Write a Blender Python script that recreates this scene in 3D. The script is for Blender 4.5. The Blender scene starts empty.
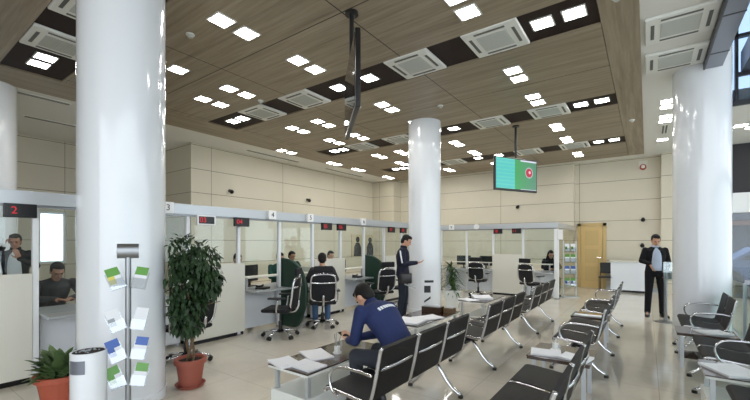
import bpy, bmesh, math, random
from mathutils import Vector, Matrix
random.seed(7)
PI = math.pi
S = bpy.context.scene
COL = S.collection

# ------------------------------------------------------------------ materials
def srgb(r, g, b):
    f = lambda c: (c/255/12.92) if c/255 <= .04045 else ((c/255+.055)/1.055)**2.4
    return (f(r), f(g), f(b), 1)

def mat(name, col, rough=.5, metal=0., spec=.5, emit=None, es=1., coat=0., trans=0.):
    m = bpy.data.materials.new(name); m.use_nodes = True
    p = m.node_tree.nodes['Principled BSDF']
    p.inputs['Base Color'].default_value = col
    p.inputs['Roughness'].default_value = rough
    p.inputs['Metallic'].default_value = metal
    p.inputs['Specular IOR Level'].default_value = spec
    p.inputs['Coat Weight'].default_value = coat
    p.inputs['Coat Roughness'].default_value = .05
    if emit:
        p.inputs['Emission Color'].default_value = emit
        p.inputs['Emission Strength'].default_value = es
    return m

class NT:
    """tiny helper for node wiring"""
    def __init__(s, m): s.t = m.node_tree; s.n = s.t.nodes; s.l = s.t.links; s.p = s.n['Principled BSDF']
    def new(s, t, **k):
        n = s.n.new(t)
        for a, b in k.items(): setattr(n, a, b)
        return n
    def math(s, op, a, b=None):
        n = s.new('ShaderNodeMath', operation=op)
        for i, v in enumerate((a, b)):
            if v is None: continue
            if hasattr(v, 'is_output'): s.l.new(v, n.inputs[i])
            else: n.inputs[i].default_value = v
        return n.outputs[0]
    def pos(s):
        g = s.new('ShaderNodeNewGeometry'); x = s.new('ShaderNodeSeparateXYZ')
        s.l.new(g.outputs['Position'], x.inputs[0]); return g.outputs['Position'], x.outputs
    def mix(s, fac, a, b):
        n = s.new('ShaderNodeMix', data_type='RGBA')
        if hasattr(fac, 'is_output'): s.l.new(fac, n.inputs[0])
        else: n.inputs[0].default_value = fac
        for i, v in ((6, a), (7, b)):
            if hasattr(v, 'is_output'): s.l.new(v, n.inputs[i])
            else: n.inputs[i].default_value = v
        return n.outputs[2]
    def seam(s, v, off, period, w):
        # 1 on a thin line, each period
        t = s.math('FLOORED_MODULO', s.math('SUBTRACT', v, off), period)
        return s.math('LESS_THAN', t, w)
    def noise(s, vec, scale, detail=3, rough=.5):
        n = s.new('ShaderNodeTexNoise'); n.inputs['Scale'].default_value = scale
        n.inputs['Detail'].default_value = detail; n.inputs['Roughness'].default_value = rough
        if vec is not None: s.l.new(vec, n.inputs['Vector'])
        return n.outputs[0]
    def mapping(s, vec, scale):
        n = s.new('ShaderNodeMapping'); n.inputs['Scale'].default_value = scale; s.l.new(vec, n.inputs[0]); return n.outputs[0]
    def bump(s, h, st, dist=.01):
        b = s.new('ShaderNodeBump'); b.inputs['Strength'].default_value = st; b.inputs['Distance'].default_value = dist
        s.l.new(h, b.inputs['Height']); s.l.new(b.outputs[0], s.p.inputs['Normal'])

def wood_mat(name, along='x', seams=()):
    m = mat(name, srgb(128, 113, 92), .42, spec=.3); n = NT(m); v, x = n.pos()
    sc = (.7, 14, 14) if along == 'x' else (14, .7, 14)
    g = n.noise(n.mapping(v, sc), 1.6, 6, .65)
    g2 = n.noise(n.mapping(v, tuple(q*.25 for q in sc)), 2.0, 2)
    r = n.new('ShaderNodeValToRGB'); e = r.color_ramp.elements
    e[0].position = .3; e[0].color = srgb(116, 103, 85); e[1].position = .72; e[1].color = srgb(170, 156, 134)
    n.l.new(n.math('ADD', n.math('MULTIPLY', g, .65), n.math('MULTIPLY', g2, .35)), r.inputs[0])
    col = r.outputs[0]
    fac = None
    for ax, off, per in seams:
        f = n.seam(x[ax], off, per, .016)
        fac = f if fac is None else n.math('MAXIMUM', fac, f)
    if fac is not None: col = n.mix(fac, col, srgb(50, 40, 30))
    n.l.new(col, n.p.inputs['Base Color']); return m

def wall_mat(name, axis, off, per):
    m = mat(name, srgb(214, 205, 184), .45); n = NT(m); v, x = n.pos()
    f = n.math('MAXIMUM', n.seam(x[2], .96, .664, .014), n.seam(x[axis], off, per, .012))
    g = n.noise(v, 1.3, 3)
    base = n.mix(g, srgb(202, 195, 176), srgb(211, 204, 186))
    n.l.new(n.mix(f, base, srgb(120, 108, 88)), n.p.inputs['Base Color'])
    n.bump(n.math('SUBTRACT', 1, f), .6, .004); return m

def floor_mat():
    m = mat('floor_tile', srgb(190, 180, 162), .10, spec=.6); n = NT(m); v, x = n.pos()
    f = n.math('MAXIMUM', n.seam(x[0], .1, .8, .006), n.seam(x[1], .2, .8, .006))
    g = n.noise(v, 2.2, 5, .6); g2 = n.noise(v, 14, 3)
    base = n.mix(n.math('ADD', n.math('MULTIPLY', g, .7), n.math('MULTIPLY', g2, .3)), srgb(196, 188, 172), srgb(220, 213, 199))
    n.l.new(n.mix(f, base, srgb(176, 167, 150)), n.p.inputs['Base Color'])
    n.l.new(n.math('MULTIPLY_ADD', g, .06) if False else n.math('ADD', n.math('MULTIPLY', g, .08), .03), n.p.inputs['Roughness'])
    return m

def glass_mat(name, tint=(.93, .97, .97, 1), gloss=.08):
    m = bpy.data.materials.new(name); m.use_nodes = True; t = m.node_tree; t.nodes.clear()
    o = t.nodes.new('ShaderNodeOutputMaterial'); mx = t.nodes.new('ShaderNodeMixShader')
    tr = t.nodes.new('ShaderNodeBsdfTransparent'); gl = t.nodes.new('ShaderNodeBsdfGlossy')
    fr = t.nodes.new('ShaderNodeLayerWeight'); fr.inputs[0].default_value = .5
    pw = t.nodes.new('ShaderNodeMath'); pw.operation = 'POWER'; pw.inputs[1].default_value = 5
    mm = t.nodes.new('ShaderNodeMath'); mm.operation = 'MULTIPLY_ADD'; mm.inputs[1].default_value = .5; mm.inputs[2].default_value = .02+gloss*.3
    tr.inputs[0].default_value = tint; gl.inputs['Roughness'].default_value = .02
    t.links.new(fr.outputs['Facing'], pw.inputs[0]); t.links.new(pw.outputs[0], mm.inputs[0]); t.links.new(mm.outputs[0], mx.inputs[0])
    t.links.new(tr.outputs[0], mx.inputs[1]); t.links.new(gl.outputs[0], mx.inputs[2]); t.links.new(mx.outputs[0], o.inputs[0])
    return m

def fabric_mat(name, col, scale=200, rough=.85, st=.3):
    m = mat(name, col, rough, spec=.25); n = NT(m)
    tc = n.new('ShaderNodeTexCoord')
    g = n.noise(tc.outputs['Object'], scale, 2); g2 = n.noise(tc.outputs['Object'], 9, 3)
    dark = tuple(c*.75 for c in col[:3]) + (1,)
    n.l.new(n.mix(g2, dark, col), n.p.inputs['Base Color'])
    n.bump(g, st, .002); return m

def rib_mat(name, col):
    # ribbed black mesh fabric of the waiting seats: fine cross ribs along the bench
    m = mat(name, col, .55, spec=.22); n = NT(m); v, x = n.pos()
    w = n.math('SINE', n.math('MULTIPLY', n.math('ADD', x[0], x[2]), 420))
    n.bump(w, .25, .002); return m

M = dict(
    wood_x=wood_mat('ceiling_wood_across', 'x', ((0, -5.46, 2.5), (1, 3.42, 3.44))),
    wood_y=wood_mat('ceiling_wood_along', 'y'),
    recess=mat('dark_recess', srgb(38, 24, 20), .6, spec=.2),
    white_ceil=mat('white_plaster', srgb(222, 221, 216), .6),
    wall_y=wall_mat('beige_panel_side', 1, .82, 2.635),
    wall_x=wall_mat('beige_panel_back', 0, .71, 2.635),
    floor=floor_mat(),
    column=mat('gloss_white_column', srgb(226, 229, 233), .12, spec=.55, coat=.3),
    counter=mat('counter_offwhite', srgb(218, 216, 205), .32),
    counter_white=mat('counter_white', srgb(222, 226, 232), .35),
    alu=mat('aluminium', srgb(196, 200, 204), .38, .55),
    alu_white=mat('white_post', srgb(232, 234, 236), .35),
    chrome=mat('chrome', srgb(210, 210, 212), .14, 1.),
    steel=mat('brushed_steel', srgb(150, 152, 155), .35, .9),
    black=mat('black_plastic', srgb(24, 24, 26), .35),
    mesh_black=fabric_mat('black_mesh_fabric', srgb(34, 34, 37), 300, .7),
    rib=rib_mat('ribbed_black', srgb(25, 23, 23)),
    darkmetal=mat('dark_metal', srgb(38, 38, 40), .3, .6),
    table=mat('dark_wood_top', srgb(60, 42, 32), .12, spec=.6, coat=.5),
    tablewhite=mat('white_laminate', srgb(226, 228, 224), .3),
    paper=mat('paper', srgb(226, 227, 230), .7),
    terracotta=mat('terracotta', srgb(176, 86, 62), .6),
    terracotta2=mat('brown_clay', srgb(150, 80, 64), .6),
    soil=mat('soil', srgb(45, 34, 26), .95),
    bark=fabric_mat('bark', srgb(120, 100, 76), 60),
    green=mat('divider_green', srgb(20, 52, 38), .45),
    door=mat('door_wood', srgb(206, 176, 118), .45),
    doorframe=mat('door_frame_wood', srgb(196, 168, 112), .45),
    glass=glass_mat('clear_glass'), glass_teal=glass_mat('edge_glass', (.86, .95, .93, 1), .3),
    acrylic=glass_mat('clear_acrylic', (.92, .95, .97, 1), .5),
    glassblue=glass_mat('blue_glass', (.50, .58, .70, 1), .2),
    light=mat('lit_diffuser', (1, 1, 1, 1), .5, emit=(1, .985, .95, 1), es=32),
    acwhite=mat('cassette_white', srgb(226, 227, 222), .45),
    acgrille=mat('cassette_grille', srgb(190, 193, 187), .6),
    acslot=mat('cassette_slot', srgb(96, 98, 94), .6),
    skin=mat('skin', srgb(196, 150, 124), .5), skin2=mat('skin_tan', srgb(170, 122, 98), .5),
    hair=fabric_mat('hair_black', srgb(22, 19, 18), 150, .6, .6),
    eye=mat('eye_dark', srgb(30, 22, 20), .2), lip=mat('lip', srgb(150, 90, 80), .5),
    navy=fabric_mat('navy_jacket', srgb(42, 53, 94), 90, .75, .3),
    navydark=fabric_mat('dark_navy_jacket', srgb(30, 32, 50), 90, .7),
    blacksuit=fabric_mat('black_suit', srgb(24, 24, 28), 120),
    greypants=fabric_mat('grey_trousers', srgb(62, 66, 74), 120),
    darkjeans=fabric_mat('dark_jeans', srgb(36, 42, 54), 120),
    bluejeans=fabric_mat('blue_jeans', srgb(84, 112, 150), 120),
    shirtblue=fabric_mat('light_blue_shirt', srgb(190, 202, 222), 150),
    shirtgrey=fabric_mat('dark_grey_shirt', srgb(62, 60, 62), 120),
    green_cloth=fabric_mat('green_cloth', srgb(40, 78, 70), 120),
    whitecloth=mat('white_cloth', srgb(225, 228, 232), .7),
    shoe=mat('shoe_black', srgb(18, 17, 17), .3),
    redled=mat('red_led', srgb(150, 20, 30), .4, emit=srgb(200, 25, 40), es=.7),
    signblack=mat('sign_black', srgb(18, 16, 18), .3),
    ink=mat('ink_dark', srgb(40, 40, 48), .6),
    signwhite=mat('sign_white', srgb(236, 236, 236), .5),
    fascia=mat('grey_fascia', srgb(118, 122, 132), .3, .3),
    fasciadark=mat('dark_fascia', srgb(40, 42, 48), .4),
    soffit=mat('soffit_grey', srgb(170, 168, 168), .6),
    darkwall=mat('dark_blind', srgb(44, 42, 46), .6),
    outdark=mat('street_dark', srgb(36, 38, 52), .7), outgrey=mat('street_grey', srgb(120, 120, 128), .7),
    outpink=mat('street_brick', srgb(150, 112, 104), .8), outblue=mat('street_blue', srgb(52, 72, 110), .5),
)
def leaf_mat(name, a, b):
    m = mat(name, a, .5, spec=.3); n = NT(m); tc = n.new('ShaderNodeTexCoord')
    n.l.new(n.mix(n.noise(tc.outputs['Object'], 12, 3), a, b), n.p.inputs['Base Color']); return m
M['ficus'] = leaf_mat('ficus_leaf', srgb(24, 44, 24), srgb(50, 74, 42))
M['broad'] = leaf_mat('broad_leaf', srgb(52, 84, 44), srgb(128, 150, 98))
M['spiky'] = leaf_mat('spiky_leaf', srgb(30, 58, 22), srgb(66, 98, 44))
M['palm'] = leaf_mat('corner_leaf', srgb(20, 66, 30), srgb(50, 120, 60))
for nm, c in dict(b_green=(92, 150, 60), b_yellow=(206, 196, 90), b_blue=(54, 92, 168), b_grey=(150, 156, 160), b_orange=(206, 150, 90)).items():
    M[nm] = mat('print_'+nm, srgb(*c), .35)

# screen picture: teal list on the left, green field with a red disc on the right (object space: x along width, z up)
def screen_mat():
    m = mat('screen_picture', (0, 0, 0, 1), .25); n = NT(m)
    tc = n.new('ShaderNodeTexCoord'); sp = n.new('ShaderNodeSeparateXYZ'); n.l.new(tc.outputs['Object'], sp.inputs[0]); x, y, z = sp.outputs
    teal = n.mix(n.math('LESS_THAN', n.math('FLOORED_MODULO', z, .085), .012), srgb(86, 205, 200), srgb(110, 220, 190))
    d = lambda cx, cz: n.math('SQRT', n.math('ADD', n.math('POWER', n.math('SUBTRACT', x, cx), 2), n.math('POWER', n.math('SUBTRACT', z, cz), 2)))
    tone = n.mix(n.math('MULTIPLY', n.math('ADD', x, .1), 1.2), srgb(60, 170, 90), srgb(92, 140, 120))
    g = n.mix(n.math('LESS_THAN', d(.4, .07), .13), tone, srgb(170, 190, 190))
    g = n.mix(n.math('LESS_THAN', d(.4, .07), .105), g, srgb(196, 44, 70))
    g = n.mix(n.math('LESS_THAN', d(.42, .08), .035), g, srgb(240, 200, 210))
    w = n.math('MULTIPLY', n.math('GREATER_THAN', n.math('ABSOLUTE', n.math('ADD', z, .005)), .325), n.math('GREATER_THAN', x, .12))
    g = n.mix(w, g, srgb(225, 228, 245))
    c = n.mix(n.math('GREATER_THAN', x, -.06), teal, g)
    n.l.new(c, n.p.inputs['Emission Color']); n.p.inputs['Emission Strength'].default_value = .85
    return m
M['screen'] = screen_mat()
M['screen_off'] = mat('screen_dark', srgb(22, 26, 30), .05, spec=.7)

# ------------------------------------------------------------------ mesh helpers
def link(name, me, m=None, parent=None, smooth=False):
    o = bpy.data.objects.new(name, me); COL.objects.link(o)
    if m is not None and not me.materials: me.materials.append(m)
    if smooth:
        for p in me.polygons: p.use_smooth = True
    if parent is not None: o.parent = parent
    return o
def obj(name, bm, m=None, parent=None, smooth=False, mats=None):
    bmesh.ops.recalc_face_normals(bm, faces=bm.faces)
    me = bpy.data.meshes.new(name); bm.to_mesh(me); bm.free()
    if mats:
        for q in mats: me.materials.append(q)
    o = link(name, me, m, parent, smooth)
    if smooth == 'auto': set_sharp(me)
    return o
def set_sharp(me, ang=.7):
    bm = bmesh.new(); bm.from_mesh(me)
    for e in bm.edges:
        if len(e.link_faces) == 2 and e.calc_face_angle(0) > ang: e.smooth = False
    bm.to_mesh(me); bm.free()
def nb(): return bmesh.new()
def box(bm, x0, x1, y0, y1, z0, z1, bev=0, mi=0, M4=None):
    x0, x1 = sorted((x0, x1)); y0, y1 = sorted((y0, y1)); z0, z1 = sorted((z0, z1))
    r = bmesh.ops.create_cube(bm, size=1)
    vs = r['verts']
    for v in vs:
        v.co = Vector(((x0+x1)/2+v.co.x*(x1-x0), (y0+y1)/2+v.co.y*(y1-y0), (z0+z1)/2+v.co.z*(z1-z0)))
    fs = list({f for v in vs for f in v.link_faces})
    for f in fs: f.material_index = mi
    if M4 is not None: bmesh.ops.transform(bm, matrix=M4, verts=vs)
    if bev:
        es = list({e for v in vs for e in v.link_edges})
        bmesh.ops.bevel(bm, geom=es, offset=bev, segments=2, affect='EDGES', profile=.5)
def cyl(bm, p0, p1, r0, r1=None, n=16, caps=True, mi=0):
    p0, p1 = Vector(p0), Vector(p1); r1 = r0 if r1 is None else r1
    d = (p1-p0); L = d.length
    if L < 1e-6: return
    q = d.to_track_quat('Z', 'Y').to_matrix().to_4x4()
    r = bmesh.ops.create_cone(bm, cap_ends=caps, cap_tris=False, segments=n, radius1=max(r0, 1e-5), radius2=max(r1, 1e-5), depth=L)
    bmesh.ops.transform(bm, matrix=Matrix.Translation((p0+p1)/2) @ q, verts=r['verts'])
    for f in {f for v in r['verts'] for f in v.link_faces}: f.material_index = mi
def sph(bm, c, r, seg=12, rot=None):
    rr = (r, r, r) if not hasattr(r, '__len__') else r
    q = bmesh.ops.create_uvsphere(bm, u_segments=seg, v_segments=max(6, seg*2//3), radius=1)
    m4 = Matrix.Translation(c) @ (rot.to_4x4() if rot is not None else Matrix.Identity(4)) @ Matrix.Diagonal((*rr, 1))
    bmesh.ops.transform(bm, matrix=m4, verts=q['verts'])
def tube(bm, pts, r, n=8, flat=1., closed=False, smooth_iter=0):
    pts = [Vector(p) for p in pts]
    for _ in range(smooth_iter):      # Chaikin corner cutting
        out = [] if closed else [pts[0]]
        rng = range(len(pts)) if closed else range(len(pts)-1)
        for i in rng:
            a, b = pts[i], pts[(i+1) % len(pts)]
            out += [a.lerp(b, .25), a.lerp(b, .75)]
        if not closed: out.append(pts[-1])
        pts = out
    N = len(pts); rings = []; prev = None
    for i, p in enumerate(pts):
        if closed: t = (pts[(i+1) % N]-pts[i-1]).normalized()
        else: t = (pts[min(i+1, N-1)]-pts[max(i-1, 0)]).normalized()
        if prev is None:
            a = t.cross(Vector((0, 0, 1)));
            if a.length < .1: a = t.cross(Vector((0, 1, 0)))
            a.normalize()
        else:
            a = (prev - t*prev.dot(t)).normalized()
        prev = a; b = t.cross(a)
        rr = r[i] if hasattr(r, '__len__') else r
        rings.append([bm.verts.new(p + a*math.cos(2*PI*k/n)*rr + b*math.sin(2*PI*k/n)*rr*flat) for k in range(n)])
    for i in range(N if closed else N-1):
        A, B = rings[i], rings[(i+1) % N]
        for k in range(n): bm.faces.new((A[k], A[(k+1) % n], B[(k+1) % n], B[k]))
    if not closed:
        bm.faces.new(rings[0][::-1]); bm.faces.new(rings[-1])
def lathe(bm, prof, n=32, c=(0, 0)):
    rings = []
    for r, z in prof:
        rings.append([bm.verts.new((c[0]+math.cos(2*PI*k/n)*max(r, 1e-4), c[1]+math.sin(2*PI*k/n)*max(r, 1e-4), z)) for k in range(n)])
    for A, B in zip(rings, rings[1:]):
        for k in range(n): bm.faces.new((A[k], A[(k+1) % n], B[(k+1) % n], B[k]))
    bm.faces.new(rings[0][::-1]); bm.faces.new(rings[-1])
def extrude_profile(bm, prof, th, y0, y1):
    """open profile in x-z, given thickness, swept along y"""
    P = [Vector((p[0], 0, p[1])) for p in prof]; up, dn = [], []
    for i, p in enumerate(P):
        t = (P[min(i+1, len(P)-1)]-P[max(i-1, 0)]).normalized(); nn = Vector((-t.z, 0, t.x))
        up.append(p+nn*th/2); dn.append(p-nn*th/2)
    loop = up+dn[::-1]
    A = [bm.verts.new((p.x, y0, p.z)) for p in loop]; B = [bm.verts.new((p.x, y1, p.z)) for p in loop]
    n = len(loop)
    for i in range(n): bm.faces.new((A[i], A[(i+1) % n], B[(i+1) % n], B[i]))
    h = len(P)
    for i in range(h-1):
        bm.faces.new((A[i], A[i+1], A[n-2-i], A[n-1-i])); bm.faces.new((B[i], B[n-1-i], B[n-2-i], B[i+1]))
def chaikin(p, it=2):
    for _ in range(it):
        o = [p[0]]
        for a, b in zip(p, p[1:]):
            o += [tuple(a[i]*.75+b[i]*.25 for i in range(len(a))), tuple(a[i]*.25+b[i]*.75 for i in range(len(a)))]
        o.append(p[-1]); p = o
    return p
def prism(bm, pts2, axis, a0, a1):
    """closed 2-D outline extruded; axis 'y': pts are (x,z)"""
    f = {'x': lambda p, a: (a, p[0], p[1]), 'y': lambda p, a: (p[0], a, p[1]), 'z': lambda p, a: (p[0], p[1], a)}[axis]
    A = [bm.verts.new(f(p, a0)) for p in pts2]; B = [bm.verts.new(f(p, a1)) for p in pts2]; n = len(A)
    bm.faces.new(A); bm.faces.new(B[::-1])
    for i in range(n): bm.faces.new((A[i], B[i], B[(i+1) % n], A[(i+1) % n]))
def thing(name, label, cat, loc=(0, 0, 0), rz=0, group=None):
    o = bpy.data.objects.new(name, None); COL.objects.link(o); o.empty_display_size = .1
    o.location = loc; o.rotation_euler = (0, 0, rz)
    return tag(o, label, cat, group)
def tag(o, label, cat, group=None, kind=None):
    o['label'] = label; o['category'] = cat
    if group: o['group'] = group
    if kind: o['kind'] = kind
    return o
def struct(name, bm, m, parent=None, smooth=False):
    o = obj(name, bm, m, parent, smooth)
    if parent is None: o['kind'] = 'structure'
    return o
def sbox(name, m, *b, parent=None, bev=0):
    bm = nb(); box(bm, *b, bev=bev); return struct(name, bm, m, parent)
def pbox(name, m, parent, *b, bev=0):
    bm = nb(); box(bm, *b, bev=bev); return obj(name, bm, m, parent)
def dup(root, loc, rz, label=None, group=None):
    def cp(o, par):
        c = o.copy(); COL.objects.link(c)
        if par is not None: c.parent = par
        for ch in list(o.children): cp(ch, c)
        return c
    r = cp(root, None); r.location = loc; r.rotation_euler = (0, 0, rz)
    if label: r['label'] = label
    if group: r['group'] = group
    return r
def add_text(name, s, size, m, parent, loc, rot, th=.003):
    cu = bpy.data.curves.new(name, 'FONT'); cu.body = s; cu.size = size; cu.extrude = th; cu.align_x = 'CENTER'; cu.align_y = 'CENTER'
    t = bpy.data.objects.new(name, cu); COL.objects.link(t)
    me = bpy.data.meshes.new_from_object(t.evaluated_get(bpy.context.evaluated_depsgraph_get()))
    bpy.data.objects.remove(t)
    o = link(name, me, m, parent); me.materials.clear(); me.materials.append(m); o.location = loc; o.rotation_euler = rot
    return o

# ------------------------------------------------------------------ setting
ZC, ZW = 4.33, 4.30
XE, XR = -9.03, -.07                    # edges of the timber canopy
STRIPS = [(1.34, 2.12), (4.74, 5.50), (8.20, 8.92), (11.62, 12.34)]
sbox('floor', M['floor'], -13.2, 7.2, -4.2, 15.2, -.1, 0)
bm = nb(); box(bm, -13.2, .72, -4.2, 15.2, 4.42, 4.6); box(bm, .72, 7.2, 10.3, 15.2, 4.42, 4.6)
# white plaster around the canopy
box(bm, -13.2, XE, -4.2, 15.2, ZC, 4.42); box(bm, XR, .72, -4.2, 15.2, ZC, 4.42)
box(bm, XE, XR, 14.3, 15.2, ZC, 4.42); box(bm, .72, 7.2, 10.3, 15.2, ZC, 4.42)
struct('ceiling', bm, M['white_ceil'])
bm = nb(); ys = [-4.2]
for a, b in STRIPS: ys += [a, b]
ys.append(14.3)
for i in range(0, len(ys), 2): box(bm, -8.12, -.47, ys[i], ys[i+1], ZW, 4.415)
struct('ceiling', bm, M['wood_x'])
bm = nb(); box(bm, -.462, XR, -4.2, 14.3, ZW, 4.415); box(bm, XE, -8.128, -4.2, 14.3, ZW, 4.415)
struct('ceiling', bm, M['wood_y'])
for a, b in STRIPS:
    sbox('ceiling', M['recess'], -8.12, -.47, a, b, 4.325, 4.415)
bm = nb(); box(bm, -13.2, -13.0, -4.2, 5.5, 0, 1.0); box(bm, -13.2, -13.0, -4.2, 2.9, 1.0, 2.4); box(bm, -13.2, -13.0, 3.5, 5.5, 1.0, 2.4); box(bm, -13.2, -13.0, -4.2, 5.5, 2.4, ZC)
struct('wall_left', bm, M['wall_y'])
sbox('wall_left', M['wall_x'], -13.0, -10.2, 5.5, 5.7, 0, ZC)
sbox('wall_left', M['wall_y'], -10.4, -10.2, 5.7, 14.8, 0, ZC)
sbox('wall_back', M['wall_x'], -10.2, -2.05, 14.6, 15.2, 0, ZC)
sbox('wall_back', M['wall_x'], -2.05, .36, 14.95, 15.2, 0, ZC)
sbox('wall_back', M['wall_x'], .36, 1.25, 14.65, 15.2, 0, ZC)
sbox('wall_back', M['wall_x'], -10.2, -9.06, 14.0, 14.6, 0, ZC)
sbox('baseboard_back', M['alu'], -2.05, .36, 14.93, 14.95, 0, .1)
# window in the far left wall
f = sbox('window_1', M['alu_white'], -13.15, -13.05, 2.9, 3.5, 1.0, 1.06)
for b in ((2.9, 3.5, 2.34, 2.4), (2.9, 2.96, 1.06, 2.34), (3.44, 3.5, 1.06, 2.34)):
    pbox('window_frame', M['alu_white'], f, -13.15, -13.05, *b)
pbox('window_pane', M['glass'], f, -13.105, -13.095, 2.96, 3.44, 1.06, 2.34)

# columns
def column(x, y, z1=ZC, r=.37):
    bm = nb(); lathe(bm, [(r+.012, 0), (r+.012, .08), (r, .085), (r, z1)], 64, (x, y))
    c = struct('column', bm, M['column'], None, 'auto'); return c
column(-4.23, 1.59); c2 = column(-4.14, 7.70); column(.71, 7.99, 7.0, .365); column(-9.26, 1.40)

# far right: glazed front under the same ceiling, upper void with glazing
sbox('wall_right', M['wall_x'], 7.0, 7.2, -4.2, 15.2, 0, .5)
bm = nb()
for y in (-4.2, -1.4, 1.4, 4.2, 7.0, 9.8, 12.6, 15.0): box(bm, 7.0, 7.2, y, y+.2, .5, 7.0)
box(bm, 7.0, 7.2, -4.2, 15.2, 3.2, 3.5)
struct('wall_right', bm, M['alu_white'])
w = sbox('window_2', M['glass'], 7.09, 7.11, -4.2, 15.2, .5, 3.2)
# facade at the end: window band, dark blind, pale lintel
bm = nb(); box(bm, 1.25, 7.0, 14.6, 14.8, 0, .38); box(bm, 1.25, 1.72, 14.6, 14.8, .38, 2.4)
for x in (2.4, 4.6): box(bm, x, x+.09, 14.62, 14.78, .38, 2.4)
struct('wall_back', bm, M['fasciadark'])
sbox('trim_1', M['alu_white'], 1.25, 7.0, 14.45, 14.8, 2.4, 2.95)
sbox('trim_2', M['darkwall'], 1.25, 7.0, 14.55, 14.8, 2.95, ZC)
sbox('window_3', M['glass'], 1.72, 7.0, 14.69, 14.71, .38, 2.4)
# what stands in the street beyond that window
b = thing('building', 'dark shopfront building across the street, seen through the far right window', 'building', (5, 22, 0))
pbox('wall', M['outpink'], b, -6, 6, 0, 1, 0, 4)
pbox('awning', M['outdark'], b, -5, 5, -.7, 0, 2.5, 3.0)
pbox('window', M['outdark'], b, -4.2, -.6, -.05, .02, .6, 2.3)
pbox('window', M['outdark'], b, .6, 4.2, -.05, .02, .6, 2.3)
sbox('trim_3', M['outgrey'], -2, 12, 15.25, 26, -.12, -.02)
def car(loc, rz, m, label):
    t = thing('car', label, 'car', loc, rz)
    bm = nb(); prism(bm, [(-2.1, .35), (-2.15, .8), (-1.9, .95), (-1.25, 1.0), (-.7, 1.42), (.75, 1.44), (1.35, 1.02), (2.0, .92), (2.15, .7), (2.1, .35)], 'y', -.85, .85)
    obj('body', bm, m, t)
    for s in (-1, 1):
        bm = nb(); prism(bm, [(-1.1, 1.0), (-.66, 1.34), (.7, 1.36), (1.18, 1.0)], 'y', s*.852, s*.862); obj('side_window', bm, M['outdark'], t)
        for x in (-1.3, 1.35):
            bm = nb(); cyl(bm, (x, s*.7, .33), (x, s*.88, .33), .33, n=24); obj('wheel', bm, M['black'], t)
    return t
car((3.6, 18.2, -.02), 0, M['outblue'], 'blue car parked outside the far right window')
# upper level: beam beside the void, glazing above, overhead slab
bm = nb(); box(bm, .72, .92, -4.2, 7.62, 4.2, 4.62); 
for y in (6.15, 3.2, 7.5): pass
struct('beam', bm, M['fascia'])
bm = nb(); box(bm, .715, .925, 7.05, 7.075, 4.195, 4.3); box(bm, .715, .925, 5.95, 5.975, 4.195, 4.3); box(bm, .70, .72, -4.2, 7.62, 4.19, 4.33)
struct('trim_4', bm, M['fasciadark'])
bm = nb(); box(bm, .92, 7.0, 10.3, 10.34, 4.3, 7.0); struct('window_4', bm, M['glassblue'])
bm = nb()
for x in (1.42, 3.0, 4.6): box(bm, x, x+.05, 10.25, 10.36, 4.3, 7.0)
box(bm, .92, 7.0, 10.25, 10.36, 5.62, 5.68); box(bm, .92, 7.0, 10.22, 10.3, 4.27, 4.36); box(bm, 1.47, 7.0, 10.24, 10.3, 4.84, 4.92)
struct('trim_5', bm, M['fasciadark'])
sbox('ceiling', M['fasciadark'], 1.5, 7.0, 4, 10.24, 4.9, 5.3)
bm = nb(); box(bm, .1, 7.2, -4.2, 10.4, 7.0, 7.2); struct('ceiling', bm, M['soffit'])
sbox('wall_left', M['soffit'], .1, .3, -4.2, 10.4, 4.62, 7.0)
sbox('wall_front', M['wall_x'], -13.2, -3, -4.4, -4.2, 0, ZC)

# linear diffusers in the white ceiling
def slot(x0, x1, y0, y1, where):
    t = thing('linear_air_diffuser', where, 'air diffuser', ((x0+x1)/2, (y0+y1)/2, ZC))
    hx, hy = (x1-x0)/2, (y1-y0)/2
    pbox('frame', M['acwhite'], t, -hx, hx, -hy, hy, -.012, 0)
    if hy > hx:
        for s in (-1, 1): pbox('slot', M['acslot'], t, s*hx*.45-hx*.25, s*hx*.45+hx*.25, -hy*.97, hy*.97, -.016, -.011)
    else:
        for s in (-1, 1): pbox('slot', M['acslot'], t, -hx*.97, hx*.97, s*hy*.45-hy*.25, s*hy*.45+hy*.25, -.016, -.011)
slot(-9.75, -9.62, 6.9, 9.0, 'long slot air diffuser in the white ceiling along the beige left wall, nearer one')
slot(-9.75, -9.62, 10.3, 12.6, 'long slot air diffuser in the white ceiling along the beige left wall, farther one')
slot(-9.45, -9.32, .5, 2.6, 'long slot air diffuser in the white ceiling beside the canopy, left of the front column')
slot(-11.1, -10.97, 2.2, 4.4, 'long slot air diffuser in the bright white ceiling behind the front column')
slot(.28, .42, 11.2, 12.0, 'short dark slot diffuser in the white ceiling left of the right column')
slot(.25, .42, 4.7, 5.25, 'double slot diffuser at the top right edge of the picture')

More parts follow.
